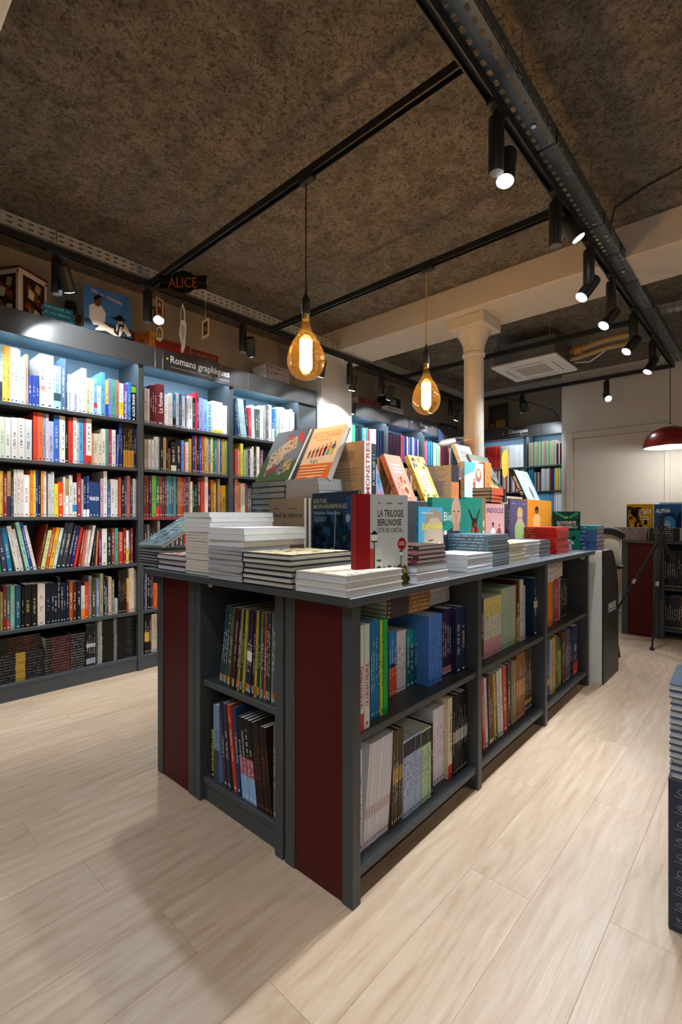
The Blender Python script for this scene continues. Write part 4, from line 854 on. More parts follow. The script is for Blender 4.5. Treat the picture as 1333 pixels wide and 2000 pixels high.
# end bookcase, facing down the room
k7 = (400, 1160, 8.33); cs = '1c3a48 1a2c40 24503c 24404c 5a4a28 3a2c24 402028 4a3a44 8a8a48 2a2418 a8a030 1c2050 1c1c44 2a1c3c 3a1c18 b89a30 1a2c48 80b020 2c4a38 b04040 1c2444 24401c 7a8068 4a5068'.split()
s = ''; 
for j, c in enumerate(cs):
    x0 = 208 + j * (1128 - 208) / len(cs); wd_ = (1128 - 208) / len(cs); s += f"{x0:.0f} {x0 + wd_ - 1:.0f} {205 + j * 6:.0f} {c} k={max(0, 118 - j * 4.4):.0f} b={('c87a30', '607890', '8a9a58', 'a85038')[j % 4]}@.06-.13 {'b2=e0e0e0@.4-.52' if j in (11, 12, 13) else ''};"
row(ISE, .022, .470, k7, s, 'upper shelf, table end', .2, maxh=.305)
row(ISE, .022, .094, (400, 1330, 6.45), '''62 104 330 0a0a0a T=SOUS_LES_GALETS_LA_PLAGE i=d8d020 s=.1-.68;110 180 310 7a90b4 b=384058@0-.42;242 276 262 3a2c40 k=-70;278 312 268 3a2c44 k=-70;314 348 280 3e3044 k=-74;352 396 300 b84020 k=-96;400 438 310 1c3c70 k=-70;466 650 440 16161a n=4 k=-84 b=8ab0d8@0-.3 b2=a85868@.3-.52;660 850 520 24160f n=6 k=-84 i=8a4830;856 884 560 6a6058''', 'lower shelf, table end', .2, maxh=.31)

# ------------------------------------------------------------------ books on the table
RI = lambda j=0.0: Fr(0, 0, 0)
def pile(lx0, lx1, ly0, ly1, z, ths, hexc, what, spine='far', paper='dedad0', ink=None, b1=None, tr=(.1, .9, 14), soft=False, jit=.004, rot=1.2, title=None, tink=None, tspan=(.3, .7), name=None, topart=None):
    """stack of books lying on the worktop; spine: side (in island axes) that the spines face: 'x-','x+','y-','y+'; edges elsewhere show pages"""
    zz = z; n = len(ths); obs = []
    for q, th in enumerate(ths):
        a = A_ISL + math.radians(rnd.uniform(-rot, rot)); c = ISL.P((lx0 + lx1) / 2 + rnd.uniform(-jit, jit), (ly0 + ly1) / 2 + rnd.uniform(-jit, jit), 0)
        r = Vector((math.cos(a), math.sin(a), 0)); i = Vector((-math.sin(a), math.cos(a), 0)); hx, hy = (lx1 - lx0) / 2, (ly1 - ly0) / 2; up = Vector((0, 0, 1))
        # local book axes: x thickness, y from spine to fore-edge, z height
        if spine == 'y-': X, Y, Z, h, d, o = -up, i, r, 2 * hx, 2 * hy, c - r * hx - i * hy + up * (zz + th)
        elif spine == 'y+': X, Y, Z, h, d, o = up, -i, r, 2 * hx, 2 * hy, c - r * hx + i * hy + up * zz
        elif spine == 'x-': X, Y, Z, h, d, o = -up, r, -i, 2 * hy, 2 * hx, c - r * hx + i * hy + up * (zz + th)
        else: X, Y, Z, h, d, o = up, -r, -i, 2 * hy, 2 * hx, c + r * hx + i * hy + up * zz
        top = n - 1 - q
        pos = '' if n == 1 else ', topmost' if top == 0 else ', bottom one' if q == 0 else ', ' + ORDN[top] + ' from the top'
        hc = hexc if isinstance(hexc, str) else hexc[q % len(hexc)]
        o_ = book(basis(X, Y, Z, o), th - .0005, h, d, hc, what + pos, what, ink, b1, None, tr, soft, paper, name or ('paperback_book' if soft else 'hardcover_book'), title=title, tink=tink, tspan=tspan)
        obs.append(o_); zz += th
    return obs, zz
def art(o, t, h, d, items, face='front'):
    """flat print on a cover; coordinates 0..1 across (spine at 0) and 0..1 up; each layer a hair prouder than the last"""
    m = MB(); e = t + .0004; k = 0
    def pt(a, b): return (e + k * .00004, a * d, b * h) if face == 'front' else (-.0004 - k * .00004, d - a * d, b * h)
    for it in items:
        k += 1
        if it[0] == 'r': _, a0, b0, a1, b1, c = it; m.add([pt(a0, b0), pt(a1, b0), pt(a1, b1), pt(a0, b1)], [(0, 1, 2, 3)], 0, L(c))
        elif it[0] == 'e': _, ca, cb, ra, rb, c = it; n = 22; m.add([pt(ca + ra * math.cos(2 * math.pi * j / n), cb + rb * math.sin(2 * math.pi * j / n)) for j in range(n)], [tuple(range(n))], 0, L(c))
        elif it[0] == 'p': _, ps, c = it; m.add([pt(*p) for p in ps], [tuple(range(len(ps)))], 0, L(c))
        elif it[0] == 't':
            _, s, a, b, wd_, hh, c = it[:7]; bd = it[7] if len(it) > 7 else .01
            tx = MB(); put_text(tx, s, lambda x, y: pt(a + x, b + y), wd_, hh, bd, L(c)); tx.build('title', M_PRINT, o).matrix_local = Matrix()
        elif it[0] == 'lines':
            _, a0, a1, b0, b1, n, c = it; rg = random.Random(n * 7 + int(a0 * 100))
            for j in range(n):
                b = b0 + (b1 - b0) * j / n; ae = a0 + (a1 - a0) * rg.uniform(.8, 1); m.add([pt(a0, b), pt(ae, b), pt(ae, b + (b1 - b0) / n * .4), pt(a0, b + (b1 - b0) / n * .4)], [(0, 1, 2, 3)], 0, L(c))
        elif it[0] == 'fig':          # little standing figure: legs, body, head
            _, a, b, hh, c, c2, skin = it; w_ = hh * .34
            m.add([pt(a - w_ * .4, b), pt(a + w_ * .4, b), pt(a + w_ * .45, b + hh * .5), pt(a - w_ * .45, b + hh * .5)], [(0, 1, 2, 3)], 0, L(c2)); k += 1
            m.add([pt(a - w_ * .5, b + hh * .42), pt(a + w_ * .5, b + hh * .42), pt(a + w_ * .62, b + hh * .7), pt(a + w_ * .25, b + hh * .82), pt(a - w_ * .25, b + hh * .82), pt(a - w_ * .62, b + hh * .7)], [tuple(range(6))], 0, L(c)); k += 1
            n = 12; m.add([pt(a + w_ * .3 * math.cos(2 * math.pi * j / n), b + hh * .91 + hh * .1 * math.sin(2 * math.pi * j / n)) for j in range(n)], [tuple(range(n))], 0, L(skin)); k += 1
            m.add([pt(a + w_ * .3 * math.cos(math.pi * j / 6), b + hh * .92 + hh * .1 * math.sin(math.pi * j / 6)) for j in range(7)], [tuple(range(7))], 0, L('241a14'))
        elif it[0] == 'speck':
            _, a0, b0, a1, b1, n, s_, cl = it; rg = random.Random(n)
            for j in range(n):
                a, b = rg.uniform(a0, a1), rg.uniform(b0, b1); q = s_ * rg.uniform(.5, 1.5); th = rg.uniform(0, 6.28); P4 = [(a + q * math.cos(th + f), b + q * .8 * math.sin(th + f)) for f in (0, 1.3, 2.9, 4.4)]
                m.add([pt(*p) for p in P4], [(0, 1, 2, 3)], 0, L(cl[j % len(cl)]))
    if m.f: m.build('cover_art', M_PRINT, o).matrix_local = Matrix()
Z0 = TOP + .0006
ev = lambda a, n: [a] * n
# along the short side, from the far corner to the near one
ztop = lambda u, v, lx: ISE.hit(u, v, lx)[1]
pile(.0, .26, 1.075 - .0, 1.02 + .29 - .02, Z0, ev(.0125, 6), '1c2228', 'dark-boarded slim album in the stack under the tilted book', 'x+', 'a8aaae', rot=.6)
o_, zt2 = pile(-.03, .2, .838, 1.055, Z0, ev(.0215, 3), '3a1018', 'maroon-boarded hardcover in the stack of three by the far corner', 'y+', 'c4c0cc', rot=.8)
art(o_[-1], .021, .23, .217, [('r', .05, .05, .95, .95, 'b8a8a0'), ('speck', .08, .08, .92, .92, 40, .06, ['7a2a24', 'd8d0c8', '3a3440', 'c87848'])], 'front')
zt3 = ztop(395, 1000, -.03); zt4 = ztop(440, 1030, -.05)
pile(-.03, .16, .652, .826, Z0, ev((zt3 - Z0 - .075) / 14, 14), 'd6d0c4', 'cream soft-cover with rounded edges in the tall paper stack', 'y+', 'cfc7ba', soft=True, jit=.003)
pile(-.03, .27, .66, .84, zt3 - .0745, ev(.0185, 4), 'eceae8', 'white soft-cover laid crosswise on the tall paper stack', 'y+', 'dcd9d6', soft=True, jit=.006)
pile(-.052, .16, .436, .636, Z0, ev((zt4 - Z0 - .066) / 19, 19), 'b8b6b8', 'grey wavy paperback in the thin-leaved stack', 'y+', 'a8a8ae', soft=True, jit=.003)
pile(-.048, .24, .43, .64, zt4 - .0655, ev(.0215, 3), ['dcdce0', 'd8cfa8', 'e4e4e8'], 'pale soft-cover on top of the thin-leaved stack', 'y+', 'd8d8dc', soft=True, jit=.008)
zt5 = ztop(549, 1083, -.052)
o5, _ = pile(-.055, .225, .192, .432, Z0, ev((zt5 - Z0) / 6, 6), '14182a', 'navy-boarded hardcover in the stack of six at the table edge', 'y+', 'd2cfc4', rot=.8)
art(o5[-1], (zt5 - Z0) / 6, .28, .24, [('r', .03, .03, .97, .97, 'cfc4a4'), ('speck', .05, .05, .95, .95, 60, .05, ['d8b830', '8a7a5a', 'e8e0cc', '4a4438', 'b8a888'])], 'front')
zt6 = ztop(671, 1124, -.048)
o6, z6 = pile(-.052, .215, -.022, .176, Z0, ev((zt6 - Z0) / 3, 3), 'd8d4c8', 'cream-covered thick hardcover in the stack at the table corner', 'y+', 'd4d6de', rot=.7)
art(o6[-1], (zt6 - Z0) / 3, .267, .198, [('r', .02, .02, .98, .98, 'ded8c4'), ('speck', .1, .1, .95, .9, 26, .05, ['b8b0a0', '8a8474', 'c8c0ac'])], 'front')

def face(BL, BR, TLv, dep, t, hexc, label, items, z=None, lean=0.0, spine_hex=None, fr=ISL, copies=0, title=None, ink=None, h=None, soft=False, flip=False, depr=None, b1=None, tspan=(.3, .85)):
    """book shown face out; BL, BR: photo columns of its lower corners, TLv: photo row of the top edge at the left, dep: frame depth of the lower edge; z: height of what it stands on; lean: degrees it leans back"""
    ra, _ = fr.hit(BL, 1000, dep); rb, _ = fr.hit(BR, 1000, depr if depr is not None else dep)
    p0 = fr.P(ra, dep, z); p1 = fr.P(rb, depr if depr is not None else dep, z); r = (p1 - p0); d = r.length; r.normalize(); inn = Vector((-r.y, r.x, 0))
    ln = math.radians(lean); up = Vector((0, 0, math.cos(ln))) + inn * math.sin(ln)
    if h is None:
        # height that brings the top edge to row TLv
        for _ in range(2): pass
        lo_, hi = .02, .6
        for _ in range(40):
            mid = (lo_ + hi) / 2; q = p0 + up * mid - CAM; v = V0 - F * q.z / q.dot(fw)
            if v > TLv: lo_ = mid
            else: hi = mid
        h = lo_
    X = r.cross(up)
    for c in range(copies, -1, -1):
        o = p0 - X * (t + .0008) * (c + 1) + (r * .006 * c) + X * .0004
        lb = label if c == 0 else 'further copy behind the ' + label
        b = book(basis(X, r, up, o), t, h, d, hexc, lb, None if c == 0 else 'copies behind the ' + label, ink, b1, None, soft=soft, name='hardcover_book', title=title if c == 0 else None, tspan=tspan)
        if c == 0: art(b, t, h, d, items)
    return b, h, d
# standing on the worktop
face(525, 594, 975, .40, .018, '9a8468', 'tan book titled Seul le silence standing behind the paper stacks', [('t', 'Seul le silence', .15, .72, .8, .08, '1c1814', .0), ('lines', .42, .62, .62, .64, 1, '4a3c2c'), ('lines', .14, .34, .84, .87, 1, '4a3c2c'), ('lines', .6, .88, .84, .87, 1, '4a3c2c'), ('e', .5, .3, .06, .035, '1c140c'), ('r', .2, .0, .8, .25, '6a5640')], z=Z0, copies=2, fr=ISE, depr=.36)
face(610, 700, 964, .36, .012, '10283e', 'dark blue album headed Bertail Morvan Riffaud standing upright', [('p', [(.0, 0), (1, 0), (1, .45), (.75, .7), (.62, .45), (.5, .75), (.3, .4), (.12, .7), (0, .5)], '0c1c2e'), ('speck', .03, .1, .97, .72, 46, .09, ['163a5c', '0a1626', '1c4a70', '0e2438']), ('p', [(.8, .55), (.98, .5), (.98, .92), (.78, .95), (.72, .8)], '1a4870'), ('e', .8, .68, .045, .05, '88a8bc'),
      ('p', [(.3, 0), (.62, 0), (.6, .12), (.5, .18), (.4, .17), (.33, .1)], '2a5878'), ('e', .47, .25, .115, .12, '08101c'), ('e', .46, .235, .065, .085, '9ab4c4'), ('p', [(.36, .24), (.4, .36), (.5, .37), (.44, .31)], '08101c'), ('p', [(.5, .3), (.53, .78), (.55, .78), (.53, .3)], '6a90a8'),
      ('t', 'BERTAIL', .04, .87, .32, .055, 'b8b090', .004), ('t', 'MORVAN/RIFFAUD', .04, .8, .74, .055, 'b8b090', .004), ('t', 'Madeleine, Résistante', .04, .725, .6, .045, '9ab0c0', .0), ('lines', .06, .34, .64, .71, 3, '8098a8')], z=Z0, fr=ISE, depr=.31)
fb, hb_, db_ = face(694, 797, 964, .05, .012, 'b9bab9', 'grey book titled La trilogie berlinoise with a red spine strip', [('r', 0, 0, .27, 1, '8a1418'), ('t', 'LA TRILOGIE', .41, .76, .5, .075, '1c1c1c', .012), ('t', 'BERLINOISE', .41, .665, .46, .07, '1c1c1c', .012), ('t', "L'ÉTÉ DE CRISTAL", .4, .59, .5, .048, '2c2c2c', .0), ('lines', .42, .48, .905, .925, 1, '3a3a3a'), ('lines', .58, .7, .905, .925, 1, '3a3a3a'), ('lines', .8, .92, .905, .925, 1, '3a3a3a'),
      ('e', .88, .46, .085, .068, '8a1a20'), ('lines', .82, .94, .445, .49, 3, 'd8c8c8'),
      ('r', .335, .16, .352, .5, '141414'), ('p', [(.3, .5), (.39, .5), (.41, .57), (.28, .57)], 'd8d8cc'), ('p', [(.27, .57), (.42, .57), (.345, .615)], '141414'), ('r', .29, .49, .4, .503, '141414'), ('r', .27, .2, .33, .42, 'b84028'), ('r', .36, .2, .5, .42, 'c8c8c0'), ('e', .4, .29, .018, .014, '8a8a50'), ('e', .43, .29, .018, .014, '303840'), ('e', .46, .29, .018, .014, 'a04030'),
      ('r', .855, .16, .868, .33, '141414'), ('p', [(.83, .33), (.89, .33), (.9, .37), (.82, .37)], 'd8d8cc'), ('p', [(.81, .37), (.91, .37), (.86, .39)], '141414')] +
     [('e', .33 + .1 * j, .17 + .012 * (j % 2), .055, .05, ('5a4a20', '3a3430', '6a5a30', '4a4644', '7a6a30', '4a4020', '5a4c28')[j]) for j in range(7)] + [('e', .33 + .1 * j, .16 + .012 * (j % 2), .028, .03, 'b08a58') for j in range(7)] + [('r', .275, 0, 1, .13, '4e4424'), ('speck', .28, .0, 1, .13, 30, .035, ['3a3218', '6a5a2c', '2c2818'])], z=Z0, copies=2, depr=.0, b1=('8a1418', 0, 1), ink='8a1418')
# front stacks along the long side
pile(.30, .50, -.018, .2, Z0, [.032, .026], ['e0dfe2', '3a4a38'], 'thick white-paged hardcover beside the grey book', 'y+', 'd8dae2')
o_, zz = pile(.33, .52, .0, .2, Z0 + .0585, ev(.0155, 4), ['7a3040', '3a2028', 'a85868', '2a181c'], 'dark pink album in the low stack on thick hardcovers', 'x-', 'd4d4dc')
art(o_[-1], .0155, .2, .19, [('r', .03, .03, .97, .97, 'a06a78'), ('speck', .05, .05, .95, .95, 30, .08, ['c8a0b0', '4a3048', '9ab8c8', 'd8d0d0'])], 'front')
zt = rr(912, 1084, .02)[1]
pile(.72, .945, .015, .2, Z0, ev((zt - Z0) / 4, 4), 'e4e6ea', 'fat white soft-cover in the block beside the grey-spined albums', 'y+', 'dcdde4', soft=True)
zt = rr(957, 1045, .03)[1]
pile(.95, 1.16, .03, .30, Z0, ev((zt - Z0) / 10, 10), '5a7484', 'slate blue album with white spine lettering in the ten-high stack', 'x-', 'b8c4d0', 'e0e4e4', ('b03028', 0, .25), (.34, .9, 20))
zt = rr(992, 1062, .035)[1]
pile(1.165, 1.365, .032, .2, Z0, ev((zt - Z0) / 5, 5), ['d8c890', 'c8b878', 'e0d8b8'], 'cream hardcover with a mustard edge in the five-high stack', 'y+', 'dcdce0')
pile(1.37, 1.6, .04, .2, Z0, ev((zt - Z0) / 5, 5), 'e8e8ea', 'white hardcover in the stack before the red spines', 'y+', 'd8d8dc')
pile(1.605, 1.79, .045, .2, Z0, ev((zt - Z0 - .002) / 4, 4), '3a3a44', 'charcoal hardcover in the stack before the red spines', 'y+', 'a8a4b0')
zt = rr(1088, 1030, .045)[1]
pile(1.885, 2.12, .045, .40, Z0, ev((zt - Z0) / 10, 10), 'c8241c', 'bright red album in the tall stack of red spines', 'x-', 'd88078', 'f0b0a0', None, (.45, .65, 12))
pile(2.13, 2.19, .045, .2, Z0, ev(.018, 4), '8a98a8', 'small grey-blue book squeezed beside the red stack', 'y+', 'b8c0cc')
face(1081, 1134, 999, .2, .012, '0e3a30', 'dark green book titled Goodbye Ceausescu by the end of the table', [('r', 0, 0, 1, .5, '12806a'), ('p', [(.05, .95), (.45, .8), (.5, .86), (.1, 1)], '2a9a80'), ('p', [(.55, .86), (.6, .8), (.95, .92), (.9, 1)], '2a9a80'), ('e', .5, .84, .04, .03, 'd8b830'), ('t', 'GOODBYE', .13, .66, .72, .085, 'f0f0e8', .02), ('t', 'CEAUSESCU', .13, .56, .76, .07, 'f0f0e8', .02), ('e', .75, .3, .08, .05, '0c2820'), ('fig', .72, .05, .2, 'e0e8e0', '1c6a5a', 'd8c8a8'), ('speck', .05, .5, .95, .98, 20, .015, ['a8d8c8', '2a8a70'])], z=Z0, copies=1, depr=.06)
# second row
yA = .23
CB = [(845, 911, 971, .014, '1c8a78', 'teal book with a bald man in a dark jumper', [('t', 'Biel', .32, .66, .26, .13, 'f0f0e8', .0), ('lines', .12, .4, .6, .64, 2, '0c5a4c'), ('e', .68, .78, .15, .24, 'd0a488'), ('p', [(.1, 0), (.98, 0), (.95, .35), (.75, .52), (.6, .56), (.42, .5), (.22, .38)], '2c3848'), ('p', [(.58, .5), (.8, .5), (.78, .62), (.6, .62)], 'c89878'), ('e', .62, .8, .025, .012, '2a1c18'), ('e', .75, .8, .025, .012, '2a1c18'), ('p', [(.65, .66), (.72, .66), (.69, .67)], '6a3028'), ('e', .68, .72, .02, .05, 'b88868'), ('e', .36, .48, .05, .035, 'e8efe8'), ('speck', .15, .02, .95, .4, 40, .03, ['222c3a', '364458', '3e5068'])], 1),
      (911, 949, 971, .016, '14907c', 'green book with a red beetle on its cover', [('e', .42, .28, .2, .3, '6a1c14'), ('e', .42, .58, .13, .1, '3a1410'), ('p', [(.3, .62), (.1, .82), (.14, .82), (.36, .66)], '2a0c08'), ('p', [(.54, .62), (.7, .82), (.66, .82), (.5, .66)], '2a0c08'), ('speck', .25, .05, .6, .6, 22, .05, ['a83820', '2a0c08', 'c86a38']), ('r', .78, 0, 1, 1, '8a7a5a'), ('e', .89, .2, .06, .08, 'e8e0d0'), ('e', .89, .42, .05, .05, 'e8e0d0'), ('e', .89, .58, .04, .06, 'd8ccb0')], 1),
      (949, 986, 983, .012, 'd8a0a0', 'pink book titled Indocile with two figures', [('t', 'INDOCILE', .06, .83, .88, .09, '4a4a78', .01), ('fig', .38, .1, .55, 'e8e4e0', '28305a', 'a06a48'), ('e', .68, .3, .2, .24, 'b0603c'), ('fig', .72, .25, .36, '7a3a5a', 'c87a4a', 'c08a64'), ('r', 0, 0, 1, .06, '8a4a58')], 0),
      (975, 999, 973, .012, 'a8c0d8', 'pale blue book headed in yellow letters behind the pink one', [('t', 'ANGE', .3, .72, .68, .16, 'e8d040', .02), ('speck', .1, .05, .95, .6, 20, .1, ['e0e8f0', '7a90b0'])], 0),
      (997, 1031, 975, .012, '5a5070', 'purple-grey book with a fair-haired figure in green', [('p', [(.3, 0), (.8, 0), (.85, .5), (.7, .62), (.38, .62), (.25, .5)], 'a8c078'), ('e', .55, .66, .14, .14, 'd0b090'), ('p', [(.38, .7), (.42, .84), (.55, .87), (.7, .82), (.72, .7), (.6, .78)], 'c8b060'), ('e', .5, .66, .02, .02, '3a2a24'), ('e', .61, .66, .02, .02, '3a2a24'), ('lines', .1, .3, .92, .95, 1, 'b0a8c0'), ('lines', .7, .9, .92, .95, 1, 'b0a8c0')], 0),
      (1031, 1078, 975, .02, 'e8951c', 'bright orange book with a man in a yellow shirt', [('fig', .36, .12, .74, 'e8c880', '7a4a20', '8a5030'), ('e', .62, .24, .12, .06, 'c87030'), ('e', .62, .24, .05, .03, 'f0e0d0'), ('r', .12, .09, .75, .11, 'b06a14')], 1)]
for a, b, tv, t, hx, lb, it, cp in CB: face(a, b, tv, yA + (.012 if a == 975 else 0) * 8, t, hx, lb, it, z=Z0, copies=cp)
face(818, 865, 989, .20, .014, '4aa0c8', 'blue book titled Jean Gabin with a huge face', [('r', .0, .0, 1, .98, '58b0d8'), ('e', .62, .42, .42, .5, 'c8b098'), ('p', [(.2, .6), (.3, .9), (.62, .97), (.95, .9), (1, .7), (.8, .82), (.5, .82)], 'a89078'), ('r', .0, .0, 1, .12, '8a9098'), ('e', .5, .36, .07, .035, 'f0f0f0'), ('e', .5, .36, .03, .03, '38506a'), ('e', .86, .38, .06, .035, 'f0f0f0'), ('p', [(.4, .43), (.6, .45), (.6, .47), (.4, .46)], '6a5a4a'), ('p', [(.5, .13), (.8, .15), (.7, .18)], '8a5048'), ('t', 'JEAN GABIN', .12, .64, .86, .09, 'e8e030', .02), ('lines', .1, .6, .88, .92, 2, 'd8e8f0')], z=Z0)
# top row, leaning on the riser and on the stacks behind
lxs = .44; s0 = ISE.hit(492, 940, lxs)[0]; s1_ = ISE.hit(556, 940, lxs)[0]; s2_ = ISE.hit(622, 940, lxs)[0]; zg = ISE.hit(520, 940, lxs)[1]
pile(lxs, lxs + .24, -s1_ + .002, -s0, Z0, ev((zg - Z0) / 14, 14), '2c3c1c', 'green-boarded hardcover in the stack under the plan cover', 'x+', 'a6a4a8', rot=.5)
pile(lxs, lxs + .26, -s2_, -s1_ - .004, Z0, ev((zg - Z0) / 15, 15), 'd8d0c4', 'white paperback in the tall stack under the cookery book', 'x+', 'b4b2b4', rot=.5, soft=True)
face(497, 561, 846, lxs + .05, .018, '2c3032', 'dark book with a drawn house plan leaning on the tall stack', [('p', [(0, 0), (1, 0), (1, .45), (.6, .12), (0, .55)], '3c5a28'), ('p', [(.22, .1), (.62, .42), (.5, .8), (.12, .55)], 'b8b4ac'), ('p', [(.55, .5), (.84, .62), (.72, .86), (.5, .8)], 'b4b0a8'), ('p', [(.62, .12), (.9, .2), (.86, .42), (.66, .36)], 'a8a070'), ('p', [(.24, .12), (.52, .26), (.46, .34), (.2, .22)], '8a3030'), ('speck', .2, .3, .56, .66, 40, .02, ['2c2c2c', '5a5a58']), ('speck', .58, .58, .76, .78, 14, .02, ['2c2c2c', '7a6a3a']), ('speck', .66, .18, .84, .36, 10, .025, ['2c2c2c']),
      ('t', 'A LA', .4, .885, .16, .04, 'c83830', .02), ('lines', .4, .7, .8, .88, 2, 'c83830'), ('p', [(.72, .9), (.78, .94), (.98, .76), (.92, .7)], 'b83028'), ('p', [(.55, .5), (.57, .5), (.74, .1), (.72, .1)], '3a3450')], z=zg + .001, lean=30, fr=ISE)
face(575, 639, 838, lxs + .05, .032, 'd9c6ae', 'beige cookery history book leaning on the tall stack', [('r', 0, 0, 1, .28, 'cc6a1c'), ('r', 0, .28, 1, 1, 'd8ccc0'), ('t', "L'INCROYABLE HISTOIRE", .08, .86, .84, .05, '6a6458', .0), ('t', 'DE LA CUISINE', .08, .79, .84, .06, 'cc6a34', .012), ('lines', .2, .75, .73, .77, 2, 'b07858')] + [('fig', .16 + .115 * j, .4 + .006 * j, .17 + .012 * j, ('5a4030', '8a3030', '3a3a40', 'b04a40', '1c1c1c', 'c88850', '3a5a8a')[j], ('6a3028', '4a4a50', 'a83840', '7a3028', '202024', '4a90a0', 'a8c030')[j], 'c89870') for j in range(7)] + [('lines', .06, .9, .04, .26, 4, 'e8c8a8'), ('r', .38, .0, .6, .04, 'e0a060'), ('speck', .3, .3, .6, .36, 12, .02, ['4a90a0', '6aa8b0'])], z=zg + .001, lean=28, fr=ISE)
pz = 1.186
def spineout(u0, u1, tv, dep, hexc, label, z=pz, d=.2, title=None, ink=None, b1=None, tspan=(.1, .95), items=None, n=1):
    r0, _ = ISL.hit(u0, 900, dep); r1, _ = ISL.hit(u1, 900, dep); h = ISL.hit(u0, tv, dep)[1] - z
    for q in range(n):
        t = (r1 - r0) / n
        b = book(basis(ISL.r, ISL.i, Vector((0, 0, 1)), ISL.P(r0 + t * q, dep, z + .0005)), t - .0006, h, d, hexc, label if n == 1 else ORDN[q] + ' ' + label, label if n > 1 else None, ink, b1, name='hardcover_book', title=title, tspan=tspan, tr=(.2, .8, 14))
        if items and q == 0: art(b, t, h, d, items, 'back')
spineout(712, 726, 860, .45, 'c4aa8c', 'thick tan book with pink Monstres lettering up its spine', z=pz, d=.24, title='MONSTRES', ink='b84858', tspan=(.06, .98), b1=('e4dcd4', 0, 1), items=[('lines', .25, .8, .66, .86, 9, '8a7460'), ('lines', .15, .9, .3, .56, 5, 'a08c74')])
spineout(726, 735, 866, .45, '1c2226', 'black book beside the thick tan one', z=pz, d=.2)
LB = [(736, 754, 882, .53, '6a6a98', 'lavender book leaning behind the black spine', [('speck', .1, .05, .95, .9, 16, .12, ['4a8ab8', '8ac0d0', 'c86a88'])], 18, .02),
      (745, 792, 895, .64, 'b89468', 'tan book titled Photographix behind the orange one', [('t', 'PHOTO', .2, .74, .62, .1, '2a2018', .0), ('t', 'GRAPHIX', .1, .6, .8, .1, '2a2018', .0), ('e', .55, .3, .12, .1, '6a3028'), ('r', .6, .24, .8, .34, '1c1814')], 4, .012),
      (784, 815, 886, .52, 'c0714a', 'thick orange-brown book leaning back on the riser', [('lines', .22, .84, .6, .84, 3, 'f0e4d8'), ('e', .6, .22, .24, .16, 'd8b090'), ('e', .6, .22, .12, .08, 'a84a2c'), ('speck', .1, .05, .95, .5, 24, .05, ['d08a60', 'a85838'])], 24, .03),
      (832, 862, 888, .51, 'd8b048', 'yellow book with leafy drawings leaning back on the riser', [('p', [(.3, .12), (.75, .2), (.68, .72), (.28, .66)], 'b8b8b4'), ('lines', .34, .66, .3, .6, 5, 'c08878'), ('speck', .05, .05, .95, .25, 16, .04, ['3a5a30', '8a6a28', '2a3a28']), ('speck', .05, .72, .95, .97, 14, .05, ['4a5a38', '3a4048', '8a3a2c']), ('p', [(.1, .7), (.2, .95), (.24, .93), (.16, .7)], '3a4a60')], 24, .026),
      (897, 925, 908, .56, '3a3460', 'dark purple book with a pale circle leaning on the riser', [('e', .5, .4, .36, .3, '8a78b8'), ('e', .5, .4, .3, .25, '4a3c80'), ('p', [(.3, .3), (.6, .25), (.7, .5), (.45, .55)], 'b8a8d8')], 12, .016),
      (961, 997, 886, .52, '6a7060', 'green-grey book lettered Rip leaning behind the whale book', [('t', 'RIP', .05, .74, .34, .13, 'f0f0ee', .02), ('p', [(.1, .1), (.6, .05), (.95, .3), (.7, .6), (.3, .7)], 'a8a060'), ('speck', .1, .1, .95, .7, 30, .08, ['7a8060', 'c8c090', '4a5448'])], 26, .02),
      (1034, 1060, 917, .31, '8ab8e0', 'pale blue book with a black spine leaning at the end of the riser', [('p', [(.3, .2), (.8, .1), (.9, .6), (.6, .85), (.35, .7)], 'd8e4ee'), ('e', .6, .35, .1, .2, '4a6078'), ('r', 0, 0, .05, 1, '141414')], 24, .03)]
for a, b, tv, dp, hx, lb, it, ln, t in LB: face(a, b, tv, dp, t, hx, lb, it, z=pz, lean=ln, title='LE DERNIER' if hx == '8ab8e0' else None, ink='f0f0f0' if hx == '8ab8e0' else None, b1=('141414', 0, 1) if hx == '8ab8e0' else None)
spineout(882, 897, 908, .50, 'c8783c', 'orange-and-black spined copy beside the brain drawing', n=3, d=.17, b1=('1c1814', .55, 1), items=[('r', 0, 0, 1, 1, 'c8b8a4'), ('e', .62, .8, .2, .12, '8a7c70'), ('e', .62, .8, .185, .105, 'c8b8a4'), ('lines', .1, .8, .2, .6, 8, '8a7a90')])
face(908, 945, 900, .49, .014, 'b8ccd0', 'pale blue book with a round portrait standing on the riser', [('e', .72, .7, .16, .17, '9a5a48'), ('e', .72, .74, .1, .1, 'd0a088'), ('p', [(0, .65), (.5, .8), (.6, 1), (0, 1)], '58a0c0'), ('fig', .5, .25, .35, 'a8503c', '4a5a30', 'b08060'), ('p', [(.5, 0), (.72, 0), (.64, .22)], 'c87848'), ('r', 0, 0, 1, .06, '8ab0a8')], z=pz, copies=1)
spineout(948, 960, 903, .49, 'c87838', 'tall orange spine beside the round portrait')
face(931, 960, 866, .66, .026, 'eceff0', 'tall white book with a grey whale leaning on the column side', [('lines', .15, .75, .7, .9, 5, '6a7078'), ('p', [(.3, .35), (.7, .2), (.95, .3), (.6, .5)], '7a8a98'), ('r', 0, 0, .04, 1, 'd8702c')], z=pz + .02, lean=22)
ra_, rb_ = ISL.hit(960, 960, .31)[0], ISL.hit(988, 960, .31)[0]
pile(ra_, rb_, .31, .43, pz, ev(.021, 4), '1c1c1e', 'black-edged small book with an orange spine block on the riser', 'y-', 'd8d0c4', None, ('c8502c', .05, .8), (0, 0, 1))
ra_, rb_ = ISL.hit(991, 960, .31)[0], ISL.hit(1022, 960, .31)[0]
